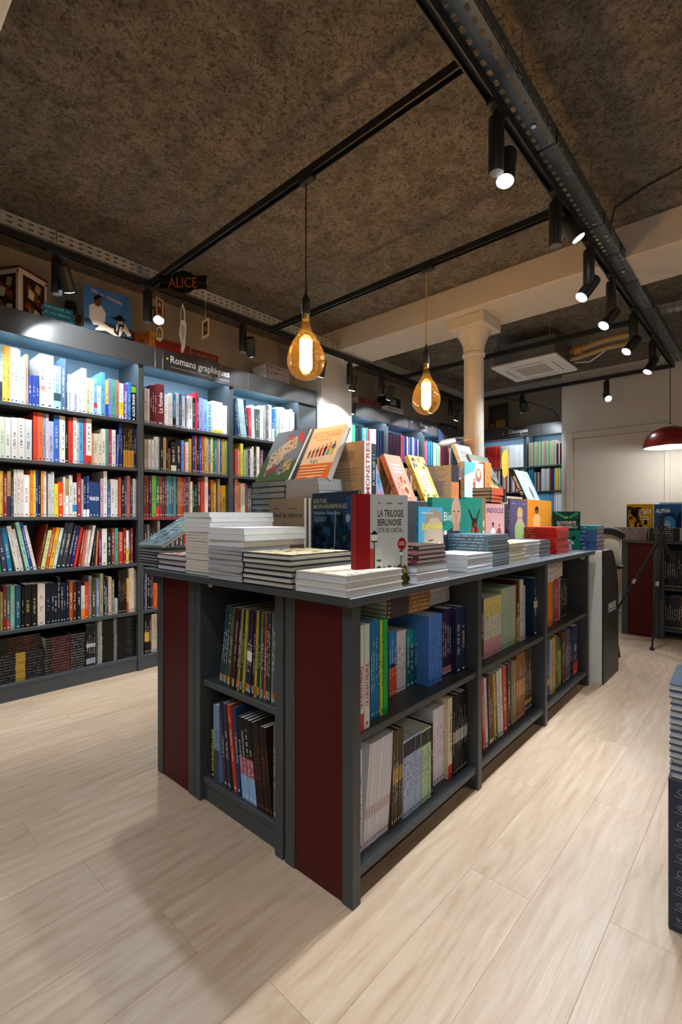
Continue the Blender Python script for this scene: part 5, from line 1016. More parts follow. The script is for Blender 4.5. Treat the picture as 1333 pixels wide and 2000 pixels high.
pile(ra_, rb_, .31, .43, pz, ev(.014, 3), ['c8a878', '4a1820', 'c8b898'], 'small cream or maroon book lying at the end of the riser', 'y-', 'd8d0c4')
m = MB(); n = 10; V_ = []
for j in range(n + 1):
    s_ = j / n; wv = .055 * math.sin(math.pi * (s_ * .9 + .05)); V_ += [(-wv + .06 * s_, .02 * s_ * s_, .19 * (1 - s_)), (wv + .06 * s_, .02 * s_ * s_ + .012 * math.sin(3 * s_), .19 * (1 - s_))]
m.add(V_, [(2 * j, 2 * j + 1, 2 * j + 3, 2 * j + 2) for j in range(n)]); q_r, q_z = ISL.hit(972, 907, .56)
yl = m.build('bookmark_card', mat('yellow_card', L('e8a81c'), .7), M=ISL.M(q_r - .02, .52, q_z - .03) @ Matrix.Rotation(math.radians(36), 4, 'Y') @ Matrix.Diagonal((1.55, 1, .85, 1))); tag(yl, 'yellow leaf-shaped card stuck above the green-grey book', 'card')
md = yl.modifiers.new('thickness', 'SOLIDIFY'); md.thickness = .0015
# tilted book on the dark slim stack, acrylic easel on the tall paper stack
zs1 = Z0 + 6 * .0125
p0 = ISL.P(.0, 1.285, zs1 + .004); p1 = ISL.P(.02, 1.10, zs1 + .004); r = (p1 - p0); d_ = r.length; r.normalize(); inn = Vector((-r.y, r.x, 0)); ln = math.radians(62); up = Vector((0, 0, math.cos(ln))) + inn * math.sin(ln); X = r.cross(up)
b = book(basis(X, r, up, p0), .014, .27, d_, '5a7078', 'slate blue album lying tilted over the dark slim stack', None, name='hardcover_book')
art(b, .014, .27, d_, [('speck', .05, .05, .95, .95, 60, .07, ['6a848c', '4a5c64', '8aa4a8', '586a70']), ('lines', .2, .8, .55, .85, 4, '8ab0b0'), ('speck', .5, .6, .9, .9, 8, .04, ['c8a84a'])])
ea = empty('acrylic_easel', ISL.M(.02, .67, zt3 + .001)); tag(ea, 'empty clear acrylic book easel on the tall paper stack', 'easel')
MB().prism([(0, 0), (.003, 0), (.16, .11), (.157, .11)], 'y', -.1, .08).build('sloping_plate', M_CLEAR, ea).matrix_local = Matrix()
MB().box(.157, .16, -.1, .08, 0, .11).build('rear_plate', M_CLEAR, ea).matrix_local = Matrix()
MB().bbox(.1, .13, -.09, -.06, 0, .012, .002).build('clip', M_BLACKP, ea).matrix_local = Matrix()

# ------------------------------------------------------------------ far bookcases: rows too small to pick apart singly
far = MB()
def farrow(fr, dep, z, u0, u1, v, cols, n, hj=.02, depth=.2):
    r0 = fr.hit(u0, 900, dep)[0]; r1 = fr.hit(u1, 900, dep)[0]; h = .27 if v is None else fr.hit(u0, v, dep)[1] - z; h = max(.12, min(h, .325))
    for q in range(n):
        c = cols[q % len(cols)]; a = r0 + (r1 - r0) * q / n; b = r0 + (r1 - r0) * (q + 1) / n - .001; hh = h - rnd.uniform(0, hj); y0 = dep + rnd.uniform(0, .012)
        P = [fr.P(x, y, zz) for zz in (z + .0005, z + hh) for x, y in ((a, y0), (b, y0), (b, y0 + depth), (a, y0 + depth))]
        k = rnd.uniform(.8, 1.15); cc = L(c, k)
        far.add(P, [(0, 3, 2, 1), (4, 5, 6, 7), (0, 1, 5, 4), (1, 2, 6, 5), (2, 3, 7, 6), (3, 0, 4, 7)], 0, cc)
sc_ = lambda x: 680 + x / 5.555
for (a, b, v, cols, n) in ((32, 88, 826, ['2a9a60', 'd8e8e0', '3aa878', '58b890'], 5), (90, 158, 830, ['1c2430', '2a3440', '141a24'], 6), (160, 220, 833, ['2a8a98', '4a9aa8', 'd8902c', '2c7a8a'], 5), (225, 245, 834, ['c83848'], 2), (246, 314, 834, ['e8eef4'], 5), (316, 396, 838, ['16203c', '2a3450', '101828'], 8),
                           (450, 580, 838, ['2a1620', '241420', '301a24'], 12), (581, 600, 848, ['c02c38'], 1), (601, 770, 850, ['283660', '5a5a88', '1a2440', '3c3c6a', 'a8b0d0'], 15), (846, 870, 858, ['c87080', 'b04058'], 3), (871, 930, 860, ['1c6a90', '2a90b0', '14405a'], 6), (931, 962, 862, ['e8eef4'], 3), (963, 1010, 865, ['6aa890', 'd8d0b0', 'b8c8a0'], 5), (1011, 1108, 866, ['5a2430', '682c38', '4a1c28'], 12), (1160, 1240, None, ['2c3440', '4a4450', '1c2028'], 10)):
    farrow(WALL, D1, ZS[5], sc_(a), sc_(b), v, cols, n)
pal = ['6a2c30', '2a3a58', 'c8c0b0', '3a5a48', 'b07038', '1c1c22', 'd8d4cc', '4a3a58', '2a6a80', 'a83830', 'c8a848', '58606a']
for z in ZS[:5]:
    for (a, b) in SB: farrow(WALL, D1, z, CX + F * ((a + .03 - 0) * rt.x + D1 * rt.y) / ((a + .03) * fw.x + D1 * fw.y), CX + F * ((b - .06) * rt.x + D1 * rt.y) / ((b - .06) * fw.x + D1 * fw.y), None, [rnd.choice(pal) for _ in range(9)], 30)
DB = XBF + .03; cc_ = lambda x: 930 + x / 7.4
for z, toks in ((ZS[5], ((-60, 148, 870, ['c8c0b0', '8a3a30', '5a5a60'], 14), (150, 350, 872, ['c83028', 'd03a30'], 8), (352, 395, 871, ['d8c8b0'], 2), (400, 690, 871, ['eef2f6', 'e6ecf2'], 14), (762, 1165, 864, ['b88a78', '6a9a78', 'c09a88', '4a8a6a', '8aa884'], 18), (1170, 1236, 866, ['1c2430', '5a1c24', 'd8e0e8'], 5))),
                (ZS[4], ((-60, 690, 918, ['c04030', 'd8d4cc', '2a2c34', '8a8c90', 'e0e0dc'], 30), (762, 842, 914, ['2a7890', '1c5a78'], 4), (850, 940, 922, ['c8b890', '5a2a24', '2a4a78', 'b87a48', '3a4a3a'], 8), (946, 1066, 914, ['c8c8c8', 'bcbec0'], 8), (1070, 1122, 914, ['8a2a38', '2a5a58', '1c2438'], 4), (1130, 1245, 913, ['3aa0b8', 'd8902c', 'e0c83c', '4aa8b0', 'c87a28', 'd8d060'], 8))),
                (ZS[3], ((-60, 690, None, pal, 30), (762, 1122, 964, ['5aa0d0', '6ab0dc'], 22), (1130, 1245, 961, ['e8ecf0', 'dfe4ea'], 7)))):
    for a, b, v, cols, n in toks: farrow(BACK, DB, z, cc_(a), cc_(b), v, cols, n, .008)
for z in ZS[:3]: farrow(BACK, DB, z, cc_(-60), cc_(690), None, pal, 30); farrow(BACK, DB, z, cc_(762), cc_(1240), None, pal[::-1], 22)
fo = far.build('far_book_rows', M_PRINT); tag(fo, 'rows of small book spines filling the far bookcases', 'books', kind='stuff')

# ------------------------------------------------------------------ on top of the wall bookcases
ZTP = 2.2405
def topbook(u0, u1, vt, vb, dep, hexc, what, n, ink=None, z=None, fr=WALL, depth=.2, paper='dedad0', soft=True, zt=None, **k):
    r0 = fr.hit(u0, 650, dep)[0]; r1 = fr.hit(u1, 650, dep)[0]; zt = fr.hit(u0, vt, dep)[1]; z = ZTP if z is None else z
    th = (zt - z) / n; flat_stack(fr, r0, r1, dep, z, n, th, hexc, what, ink, depth=depth, soft=soft, **k); return zt
# big playing-card box
bxr, _ = WALL.hit(36, 560, 3.42); e = empty('card_box', WALL.M(bxr, 3.40, ZTP) @ Matrix.Rotation(math.radians(30), 4, 'Z')); tag(e, 'large box printed like playing cards with white frames', 'box')
BW, BD, BH = .21, .2, WALL.hit(36, 520, 3.40)[1] - ZTP
M_CARD = mat('cream_card', L('cfc0b0'), .6); M_CARDD = mat('brown_card_print', L('4a3424'), .6); M_CARDR = mat('dark_red_card', L('5a1a16'), .5)
MB().bbox(0, BW, 0, BD, 0, BH, .006).build('box_body', M_CARD, e).matrix_local = Matrix()
MB().bbox(-.004, BW + .004, -.004, BD + .004, BH, BH + .012, .004).build('lid', M_CARDR, e).matrix_local = Matrix()
for Mx, wd_ in ((Matrix(), BW), (Matrix.Rotation(-math.pi / 2, 4, 'Z') @ Matrix.Translation((-BD, 0, 0)), BD)):
    m = MB(); k_ = 0
    def qd(ps, c): 
        global k_; k_ += 1; m.add([(a, -.0006 - .00006 * k_, b) for a, b in ps], [tuple(range(len(ps)))], 0, L(c))
    qd([(.025, .035), (wd_ - .025, .035), (wd_ - .025, BH - .035), (.025, BH - .035)], '2c2018')
    for s_ in (0, 1):
        f_ = (lambda x, y: (x, y)) if not s_ else (lambda x, y: (wd_ - x, BH - y))
        qd([f_(.04, .16), f_(wd_ - .06, .07), f_(wd_ - .05, .12), f_(.06, .2)], '7a3a28'); qd([f_(.05, .06), f_(.09, .05), f_(.1, .1), f_(.06, .11)], 'a88a58'); qd([f_(.1, .12), f_(.14, .1), f_(.15, .16), f_(.11, .17)], 'c8b890'); qd([f_(.012, .012), f_(.02, .022), f_(.012, .032), f_(.005, .022)], '14100c')
    rg = random.Random(5)
    for _ in range(26):
        a, b, s_ = rg.uniform(.03, wd_ - .03), rg.uniform(.045, BH - .045), rg.uniform(.004, .013); qd([(a, b), (a + s_, b + s_ * .3), (a + s_ * .6, b + s_)], rg.choice(['c8b080', '8a5a38', '1c1410', '5a2a20']))
    for t_ in range(40):
        for ed in (.007, wd_ - .016): qd([(ed, .01 + t_ * (BH - .02) / 40), (ed + .008, .012 + t_ * (BH - .02) / 40), (ed + .004, .015 + t_ * (BH - .02) / 40)], '7a6658')
    m.build('card_print', M_PRINT, e).matrix_local = Mx
topbook(86, 143, 590, 0, 3.41, '1c6a80', 'teal album stacked beside the playing-card box', 6, '9ac8d0', soft=False)
MB().lathe([(0, 0), (.037, 0), (.037, .2), (.033, .21), (0, .21)], 20).build('loudspeaker', mat('dark_brown_plastic', (.02, .017, .014, 1), .4), M=WALL.M(WALL.hit(138, 600, 3.58)[0], 3.58, ZTP), smooth=True)
so = bpy.data.objects['loudspeaker']; tag(so, 'dark upright cylinder speaker behind the teal albums', 'speaker'); so.location.z = ZTP + .0; so.scale.z = 1.6
topbook(147, 160, 612, 0, 3.45, '3a2a20', 'dark striped album beside the poster', 5, 'a87838', depth=.12)
r_ = WALL.hit(160, 600, 3.43)[0]; tag(MB().bbox(r_, r_ + .022, 3.43, 3.56, ZTP, 2.42, .003).build('graphic_novel', mat('orange_brown_board', L('8a5428'), .6), M=WALL.M()), 'orange-brown book standing against the poster', 'book')
# cut-out poster: blue panel with a seated man in white and a woman in a hat
YP = 3.35
P_ = lambda u, v: WALL.hit(u, v, YP)
e = empty('display_poster', WALL.M()); tag(e, 'blue cut-out poster of a man in white and a woman in a black hat', 'poster')
def cut(pts, c, k, nm): 
    ps = [P_(*p) for p in pts]; MB().prism(ps, 'y', YP - .003 - .002 * k, YP - .002 * k, 0, L(c)).build(nm, M_PRINT, e).matrix_local = Matrix()
cut([(163, 555), (253, 582), (258, 662), (165, 640)], '3f74ae', 0, 'panel'); cut([(165, 620), (258, 645), (258, 662), (165, 640)], '2a3a48', .5, 'shoreline')
ob = MB(); ps = [WALL.hit(u, v, YP - .0045) for u, v in ((178, 568), (238, 584))]; wl_ = ps[1][0] - ps[0][0]; [ob.add([(ps[0][0] + wl_ * x_, YP - .0046, ps[0][1] + z_ - wl_ * x_ * .16) for x_, z_ in ((a_, 0), (b_, 0), (b_, .018), (a_, .018))], [(0, 1, 2, 3)], 0, L('b890b0')) for a_, b_ in ((0, .22), (.28, .4), (.46, 1))]; ob.build('title_bars', M_PRINT, e).matrix_local = Matrix()
cut([(174, 596), (182, 593), (190, 594), (199, 600), (206, 612), (205, 628), (196, 636), (182, 634), (174, 620)], 'd8cfc8', 1.2, 'shirt'); cut([(183, 582), (188, 578), (196, 580), (198, 592), (192, 600), (185, 596)], '6a4230', 1.6, 'face'); cut([(182, 584), (186, 577), (196, 577), (199, 583), (192, 582), (186, 588)], '14100e', 2, 'hair')
cut([(184, 645), (200, 630), (214, 640), (226, 644), (234, 634), (244, 634), (256, 656), (250, 658), (240, 646), (234, 658), (222, 656), (206, 646), (196, 646)], 'd8b8a0', 2.2, 'woman'); cut([(222, 642), (234, 634), (243, 636), (236, 648), (230, 657), (222, 650)], '1c1a1a', 2.6, 'swimsuit')
cut([(226, 636), (231, 634), (229, 645), (226, 650)], 'd8d4d0', 2.8, 'stripe'); cut([(233, 640), (238, 638), (234, 652), (231, 655)], 'd8d4d0', 2.8, 'stripe'); cut([(228, 625), (233, 622), (240, 625), (237, 634), (230, 633)], 'd0a890', 2.8, 'head'); cut([(215, 620), (226, 621), (230, 616), (238, 618), (240, 624), (246, 627), (232, 629)], '0c0c0e', 3.2, 'hat')
# orange and red books behind the sign
r_ = WALL.hit(263, 660, 3.45)
def stood(u0, u1, vt, dep, hexc, label, fr=WALL, z=ZTP, d=.16, ink=None):
    r0, r1 = fr.hit(u0, 650, dep)[0], fr.hit(u1, 650, dep)[0]; h = fr.hit(u0, vt, dep)[1] - z
    return book(basis(fr.r, fr.i, Vector((0, 0, 1)), fr.P(r0, dep, z)), r1 - r0, max(h, .1), d, hexc, label, None, ink)
stood(262, 292, 648, 3.42, '8a4a1c', 'brown-orange thick book behind the hanging cards', ink='201008'); stood(292, 303, 646, 3.42, 'c87a28', 'bright orange spine behind the hanging cards')
topbook(304, 371, 657, 0, 3.42, '8a2c2c', 'dull red album stacked above the graphic novels sign', 4, '4a1414'); topbook(373, 426, 680, 0, 3.42, '6a2218', 'brown-red album in the low stack above the sign', 3, 'a86a50')
topbook(521, 565, 709, 0, 3.35, '9a8a88', 'grey-white paperback stacked above the fascia end', 5, '3a2c30', depth=.2, b1=('5a4448', 0, .02))
topbook(700, 745, 774, 0, 3.4, '5a2020', 'dark red album stacked past the pilaster', 5, 'a86a60'); zz_ = topbook(757, 788, 791, 0, 3.36, 'a89c94', 'pale album under the black slipcase', 3, '5a4a48'); stood(754, 783, 772, 3.42, '201814', 'black slipcase above the series fascia', d=.12, z=zz_ + .001)
stood(866, 893, 826, 3.42, '1c2c58', 'navy book above the fascia beside the column', d=.1)
pz_ = BACK.hit(955, 790, 6.5); e = empty('framed_picture', BACK.M()); tag(e, 'dark framed picture leaning on top of the classics bookcase', 'picture')
q0, q1 = BACK.hit(955, 800, 6.5), BACK.hit(993, 800, 6.5); zt_ = BACK.hit(975, 790, 6.5)[1]
MB().bbox(q0[0], q1[0], 6.49, 6.51, ZTP, zt_, .004).build('frame', mat('black_frame', (.012, .01, .01, 1), .5), e).matrix_local = Matrix()
m = MB(); w_ = q1[0] - q0[0]; h_ = zt_ - ZTP
for a, b, c, dd, cl in ((.08, .08, .92, .92, '2a2420'), (.4, .1, .88, .5, '8a6a34'), (.1, .15, .35, .42, '6a4a34'), (.3, .5, .85, .85, '3a3430')): m.add([(q0[0] + w_ * x, 6.4895 - .0002 * (a + b), ZTP + h_ * y) for x, y in ((a, b), (c, b), (c, dd), (a, dd))], [(0, 1, 2, 3)], 0, L(cl))
m.build('print', M_PRINT, e).matrix_local = Matrix()

# ------------------------------------------------------------------ hanging sign and its cards
HS = Fr(0, 0, YAW - math.pi / 2); XS = 2.829
h_ = lambda u, v, x=XS: HS.hit(u, v, x)
e = empty('hanging_sign', HS.M()); tag(e, 'black hanging sign lettered Alice with orange outline', 'sign')
c_, zc_ = h_(357, 552); wl = h_(311, 552)[0]; wr = h_(405, 552)[0]; zt_, zb_ = h_(357, 532)[1], h_(357, 574)[1]
poly = [(wl, zb_ + .03), (c_ - .07, zb_ + .03), (c_ - .045, zb_ + .012), (c_, zb_), (c_ + .045, zb_ + .012), (c_ + .07, zb_ + .03), (wr, zb_ + .03), (wr - .008, zc_), (wr, zt_ - .02), (c_ + .07, zt_ - .02), (c_ + .045, zt_ - .004), (c_, zt_ + .01), (c_ - .045, zt_ - .004), (c_ - .07, zt_ - .02), (wl, zt_ - .02), (wl + .008, zc_)]
MB().prism([(c_ + (x - c_) * 1.015, zc_ + (z - zc_) * 1.04) for x, z in poly], 'y', XS, XS + .002, 0, L('5a3a20')).build('edge', M_PRINT, e).matrix_local = Matrix(); MB().prism(poly, 'y', XS - .003, XS, 0, L('0e0f16')).build('board', M_PRINT, e).matrix_local = Matrix()
m = MB(); put_text(m, 'ALICE', lambda x, y: (c_ - .085 + x, XS - .0036, zc_ - .03 + y), .17, .06, .01, L('8a4a24')); m.box(wl + .02, c_ - .1, XS - .0034, XS - .003, zc_ - .002, zc_ + .002, 0, L('4a4034')); m.box(c_ + .1, wr - .02, XS - .0034, XS - .003, zc_ - .002, zc_ + .002, 0, L('4a4034')); m.build('lettering', M_PRINT, e).matrix_local = Matrix()
MB().tube([(c_, XS, zt_ + .008), (c_, XS, ZT + .002)], .0012, 5).build('thread', M_BLACKP, e).matrix_local = Matrix()
for u, dn in ((313, 590), (358, 594), (402, 626)):
    x = h_(u, 560)[0]; MB().tube([(x, XS, zb_ + .03), (x, XS, h_(u, dn)[1])], .0008, 5).build('thread', M_WHITE if u == 402 else M_BLACKP, e).matrix_local = Matrix()
x = h_(313, 620)[0]; MB().tube([(x, XS - .003, h_(313, 616)[1]), (x, XS - .003, h_(313, 639)[1])], .0008, 5).build('thread', M_BLACKP, e).matrix_local = Matrix()
def hang(nm, pts, c, label, extra=(), tw=0):
    ps = [h_(*p) for p in pts]; cx = sum(p[0] for p in ps) / len(ps); e2 = empty(nm, HS.M()); tag(e2, label, 'card')
    MB().prism(ps, 'y', XS - .004, XS - .002, 0, L(c)).build('card_body', M_PRINT, e2).matrix_local = Matrix()
    for k, (q, cl) in enumerate(extra): MB().prism([h_(*p) for p in q], 'y', XS - .005 - .0006 * k, XS - .0041 - .0006 * k, 0, L(cl)).build('print', M_PRINT, e2).matrix_local = Matrix()
hang('hanging_card', [(305, 579), (320, 588), (320, 624), (305, 614)], 'b09078', 'small playing card hung upper below the Alice sign', [([(308, 584), (317, 590), (317, 618), (308, 612)], '5a3020'), ([(310, 590), (315, 594), (315, 602), (310, 598)], 'b08848')])
hang('hanging_card', [(306, 664), (305, 652), (308, 641), (313, 637), (317, 641), (319, 652), (318, 663), (313, 668), (309, 665)], 'c8c4b4', 'rounded creature cameo hung lowest under the playing card', [([(308, 660), (307, 650), (310, 642), (314, 641), (317, 650), (316, 660)], '6a6434'), ([(310, 652), (314, 650), (315, 658), (311, 660)], '9a8a50')])
hang('hanging_card', [(352, 662), (350, 652), (353, 630), (353, 612), (357, 593), (362, 606), (362, 625), (365, 636), (363, 660), (362, 678), (357, 691), (354, 686), (355, 672)], 'd0d8dc', 'long pale cut-out figure hanging under the Alice sign', [([(354, 626), (355, 608), (357, 598), (360, 610), (360, 626)], '5a5c4c'), ([(354, 650), (355, 634), (362, 638), (361, 656), (357, 670)], 'a8b4ba')])
hang('hanging_card', [(395, 628), (409, 621), (409, 656), (395, 664)], 'b8a89c', 'playing card with a dark panel hanging by a white thread', [([(398, 632), (406, 627), (406, 652), (398, 657)], '382820'), ([(400, 640), (404, 637), (404, 646), (400, 648)], '8a5a40')])

# ------------------------------------------------------------------ cardboard display at the end of the island, with a blue stack on it
DX0, DX1, DY0, DY1 = 3.465, 3.87, .832, 1.22
e = empty('cardboard_display', Matrix.Translation((DX0, DY0, 0))); tag(e, 'white and black patterned cardboard display stand beside the table', 'display stand')
MB().bbox(0, .02, .008, .38, 0, .878, .002).build('white_back', mat('white_card', (.78, .8, .79, 1), .6), e).matrix_local = Matrix()
def m_scrib(name, a, b, sc):
    m = mat(name, None, .45); t = NT(m); g = t.new('ShaderNodeTexCoord').outputs['Object']; v = t.new('ShaderNodeTexVoronoi', feature='DISTANCE_TO_EDGE'); v.inputs['Scale'].default_value = sc
    t.link(t.mapping(g, (1, 1, .6)), v.inputs['Vector']); n = t.noise(g, sc * 1.4, 3, .6, 1.5)
    f = t.math('MULTIPLY', t.math('LESS_THAN', v.outputs['Distance'], .09), t.math('GREATER_THAN', n, .52)); t.link(t.mix(f, a, b), t.b.inputs['Base Color']); return m
M_SCR = m_scrib('black_scribble_print', (.006, .006, .007, 1), (.1, .1, .1, 1), 70)
side = [(.0, 0), (.4, 0), (.4, .62), (.34, .76), (.25, .86), (.2, .878), (0, .878)]
for y in (0, .37): MB().prism(side, 'y', y, y + .01).build('side_panel', M_SCR, e).matrix_local = Matrix()
MB().box(.02, .2, .01, .37, .868, .878).build('top_panel', mat('black_card', (.012, .012, .013, 1), .5), e).matrix_local = Matrix()
for z in (.08, .35, .6): MB().box(.02, .38, .01, .37, z, z + .006).build('shelf', mat('black_card_shelf', (.012, .012, .013, 1), .5), e).matrix_local = Matrix()
MB().box(.385, .395, .01, .37, 0, .2).build('front_lip', M_SCR, e).matrix_local = Matrix()
m = MB(); put_text(m, 'DARGAUD', lambda x, y: (.12 + x, -.0008, .475 + y), .2, .04, .02); m.build('lettering', M_LETTER, e).matrix_local = Matrix()
m = MB(); m.box(.12, .32, -.0012, -.0006, .458, .464); m.build('rule', M_LETTER, e).matrix_local = Matrix()
lo0, lo1 = 2.47, 2.66
pile(lo0, lo1, -.03, .2, .8795, ev(.0272, 6), ['2a5a98', '2a5a98', '2a5a98', '2a5a98', '2a5a98', '1c8a90'], 'blue-spined book stacked on the cardboard display', 'x-', 'c0a8a8', 'd8e0e8', None, (.25, .7, 9), soft=False)

# ------------------------------------------------------------------ stack on the floor: patterned dark blue box with hardbacks on it
FX, FY = 1.53, .212; BXL = .3
e = empty('floor_display_box', Matrix.Translation((FX, FY, 0)) @ Matrix.Rotation(math.radians(2), 4, 'Z')); tag(e, 'dark blue floor box printed with rows of little sketches', 'box')
MB().bbox(0, BXL, -.36, 0, 0, .405, .003).build('box_body', mat('dark_blue_card', L('202c44'), .5), e).matrix_local = Matrix()
m = MB(); rg = random.Random(3); cl = L('8a93a4')
def doodle(pl, put, w=.0011):
    for p, q in zip(pl, pl[1:]):
        d = Vector((q[0] - p[0], q[1] - p[1])); 
        if d.length < 1e-6: continue
        n_ = Vector((-d.y, d.x)).normalized() * w; m.add([put(p[0] + n_.x, p[1] + n_.y), put(p[0] - n_.x, p[1] - n_.y), put(q[0] - n_.x, q[1] - n_.y), put(q[0] + n_.x, q[1] + n_.y)], [(0, 1, 2, 3)], 0, cl)
for put, wid in ((lambda x, z: (-.0006, -x, z), .36), (lambda x, z: (x, .0006, z), BXL)):
    for rj in range(9):
        for cj in range(6):
            cx, cz = .03 + cj * .058, .03 + rj * .043
            if cx > wid - .02: continue
            a0 = rg.uniform(0, 6.28); R0 = .010
            doodle([(cx + R0 * rg.uniform(.8, 1.2) * math.cos(a0 + t * .7), cz + R0 * .75 * rg.uniform(.8, 1.2) * math.sin(a0 + t * .7)) for t in range(10)], put, .0007)
            doodle([(cx + rg.uniform(-.013, .013), cz + rg.uniform(-.012, .014)) for _ in range(5)], put, .0006); doodle([(cx - .017, cz - .013 + rg.uniform(-.002, .002)), (cx + .016, cz - .015)], put, .0007)
m.build('sketch_print', M_PRINT, e).matrix_local = Matrix()
fz_ = .4055; th = .0178
for q in range(14):
    a = math.radians(2 + rnd.uniform(-1.5, 1.5)); r = Vector((math.cos(a), math.sin(a), 0)); i = Vector((-math.sin(a), math.cos(a), 0)); c = Vector((FX + .004 + rnd.uniform(-.004, .004), FY - .004 + rnd.uniform(-.003, .003), fz_ + q * th))
    # spine away from the viewer, fore-edge towards -X
    b = book(basis(Vector((0, 0, 1)), -r, -i, c + r * .22), th - .0005, .3, .22, '33465e' if q == 13 else '4a5668', 'grey-blue hardback in the floor stack on the sketch box' + (', topmost' if q == 13 else f", {['second', 'third', 'fourth', 'fifth', 'sixth', 'seventh', 'eighth', 'ninth', 'tenth', 'eleventh', 'twelfth', 'thirteenth', 'fourteenth'][12 - q]} from the top"), 'hardbacks on the floor box', paper='c4c8d0', name='hardcover_book')
    if q == 13: art(b, th, .3, .22, [('e', .25, .3, .12, .1, 'c84a48'), ('lines', .3, .9, .5, .58, 1, 'e8e8e8'), ('r', .2, .62, .9, .72, '2a3a9a'), ('lines', .5, .9, .8, .9, 2, 'c8ccd4')])

# ------------------------------------------------------------------ tripod, chair
apx = 4.99; apy = CT.o.y - 0
tp = fw + (1292 - CX) / F * rt; s_ = 4.86 / tp.x; tx_, ty_ = 4.86, tp.y * s_
e = empty('tripod', Matrix.Translation((tx_, ty_, 0))); tag(e, 'black photo tripod standing before the second table', 'tripod')
zA = .93
for k, (dx, dy) in enumerate(((-.02, .46), (-.22, .03), (.2, -.36))):
    kx = (dx, dy); f3 = lambda t: (dx * t, dy * t, zA - (zA - .012) * t)
    p_ = lambda t: Vector((.02 * (1 if dx > 0 else -1) * 0 + dx * t, dy * t, zA - (zA - .012) * t))
    lg = MB().tube([p_(0.0), p_(.42)], .013, 10).build('leg', M_BLACK, e); lg.matrix_local = Matrix()
    MB().tube([p_(.42), p_(.7)], .010, 10).build('lower_section', M_BLACK, lg).matrix_local = Matrix(); MB().tube([p_(.7), p_(.985)], .0075, 10).build('foot_section', M_BLACK, lg).matrix_local = Matrix()
    MB().tube([p_(.41), p_(.45)], .0155, 10).build('twist_lock', M_STEEL, lg).matrix_local = Matrix(); MB().tube([p_(.69), p_(.72)], .0125, 10).build('twist_lock', M_BLACKP, lg).matrix_local = Matrix()
    MB().lathe([(.0, 0), (.016, .0), (.018, .012), (.010, .03), (0, .03)], 12, c=tuple(p_(1.0) - Vector((0, 0, .012)))).build('rubber_foot', M_BLACKP, lg, smooth=True).matrix_local = Matrix()
for nm, pr, mt in (('centre_column', [(0, .38), (.011, .38), (.011, 1.0), (0, 1.0)], M_BLACK), ('spider', [(0, .9), (.03, .9), (.036, .93), (.03, .96), (0, .96)], M_BLACKP), ('ball_head', [(0, .98), (.022, .98), (.026, 1.01), (.022, 1.04), (.012, 1.05), (.024, 1.07), (.02, 1.09), (0, 1.1)], M_BLACKP), ('plate', [(0, 1.1), (.033, 1.1), (.033, 1.112), (0, 1.112)], M_BLACK)):
    MB().lathe(pr, 16).build(nm, mt, e, smooth=True).matrix_local = Matrix()
MB().lathe([(0, -.03), (.009, -.03), (.009, 0), (0, 0)], 10, c=(0, -.02, 1.02), ax='y').build('knob', M_BLACKP, e, smooth=True).matrix_local = Matrix()
cp = fw + (1152 - CX) / F * rt; s_ = 4.35 / cp.x; chx, chy = 4.35, cp.y * s_
e = empty('desk_chair', Matrix.Translation((chx, chy, 0)) @ Matrix.Rotation(math.radians(20), 4, 'Z')); tag(e, 'beige shell chair with black rim behind the cardboard display', 'chair')
M_BEIGE = mat('beige_upholstery', L('a89c88'), .7)
n = 12; V_ = []
for j in range(n + 1):
    a = math.radians(-68 + 136 * j / n); V_ += [(-.24 * math.cos(a) + .02, .24 * math.sin(a), .48), (-.24 * math.cos(a), .24 * math.sin(a), 1.0 - .07 * math.sin(a) ** 4)]
o = MB().add(V_, [(2 * j, 2 * j + 1, 2 * j + 3, 2 * j + 2) for j in range(n)]).build('backrest', M_BEIGE, e, smooth=True); o.matrix_local = Matrix(); md = o.modifiers.new('thickness', 'SOLIDIFY'); md.thickness = .025
MB().tube([(v[0], v[1], v[2]) for v in V_[1::2]], .028, 10).build('back_rim', M_BLACKP, e, smooth=True).matrix_local = Matrix()
MB().lathe([(0, .44), (.2, .44), (.225, .46), (.225, .49), (.2, .51), (0, .515)], 24).build('seat', M_BEIGE, e, smooth=True).matrix_local = Matrix()
MB().tube([(.1, -.23, .68), (-.1, -.23, .7), (-.2, -.12, .7)], .014, 8).build('armrest', M_BLACKP, e).matrix_local = Matrix()
for sx in (-1, 1):
    for sy in (-1, 1): MB().tube([(sx * .13, sy * .13, .44), (sx * .19, sy * .19, 0)], .012, 8).build('leg', M_BLACK, e).matrix_local = Matrix()

# ------------------------------------------------------------------ things on and in the second table
def cpile(u0, u1, vt, dep, n, hexc, what, z=.8855, soft=True, ink=None, b1=None, d=.2):
    r0, r1 = CT.hit(u0, 1000, dep)[0], CT.hit(u1, 1000, dep)[0]; zt = CT.hit(u0, vt, dep)[1]; flat_stack(CT, r0, r1, dep, z, n, (zt - z) / n, hexc, what, ink, b1, None, (.2, .8, 16), d, soft=soft)
cpile(1193, 1262, 1030, .0, 7, '7a7074', 'grey magazine in the stack by the chair', ink='c8c0b8')
cpile(1264, 1328, 1031, .0, 6, '24282c', 'dark album in the stack behind the tripod')
def cface(u0, u1, vt, dep, hexc, label, items, z):
    r0, r1 = CT.hit(u0, 1000, dep)[0], CT.hit(u1, 1000, dep)[0]; h = CT.hit(u0, vt, dep)[1] - z; d = r1 - r0; up = Vector((0, 0, 1)); X = CT.r.cross(up)
    b = book(basis(X, CT.r, up, CT.P(r0, dep, z) - X * .012), .012, h, d, hexc, label, name='hardcover_book'); art(b, .012, h, d, items)
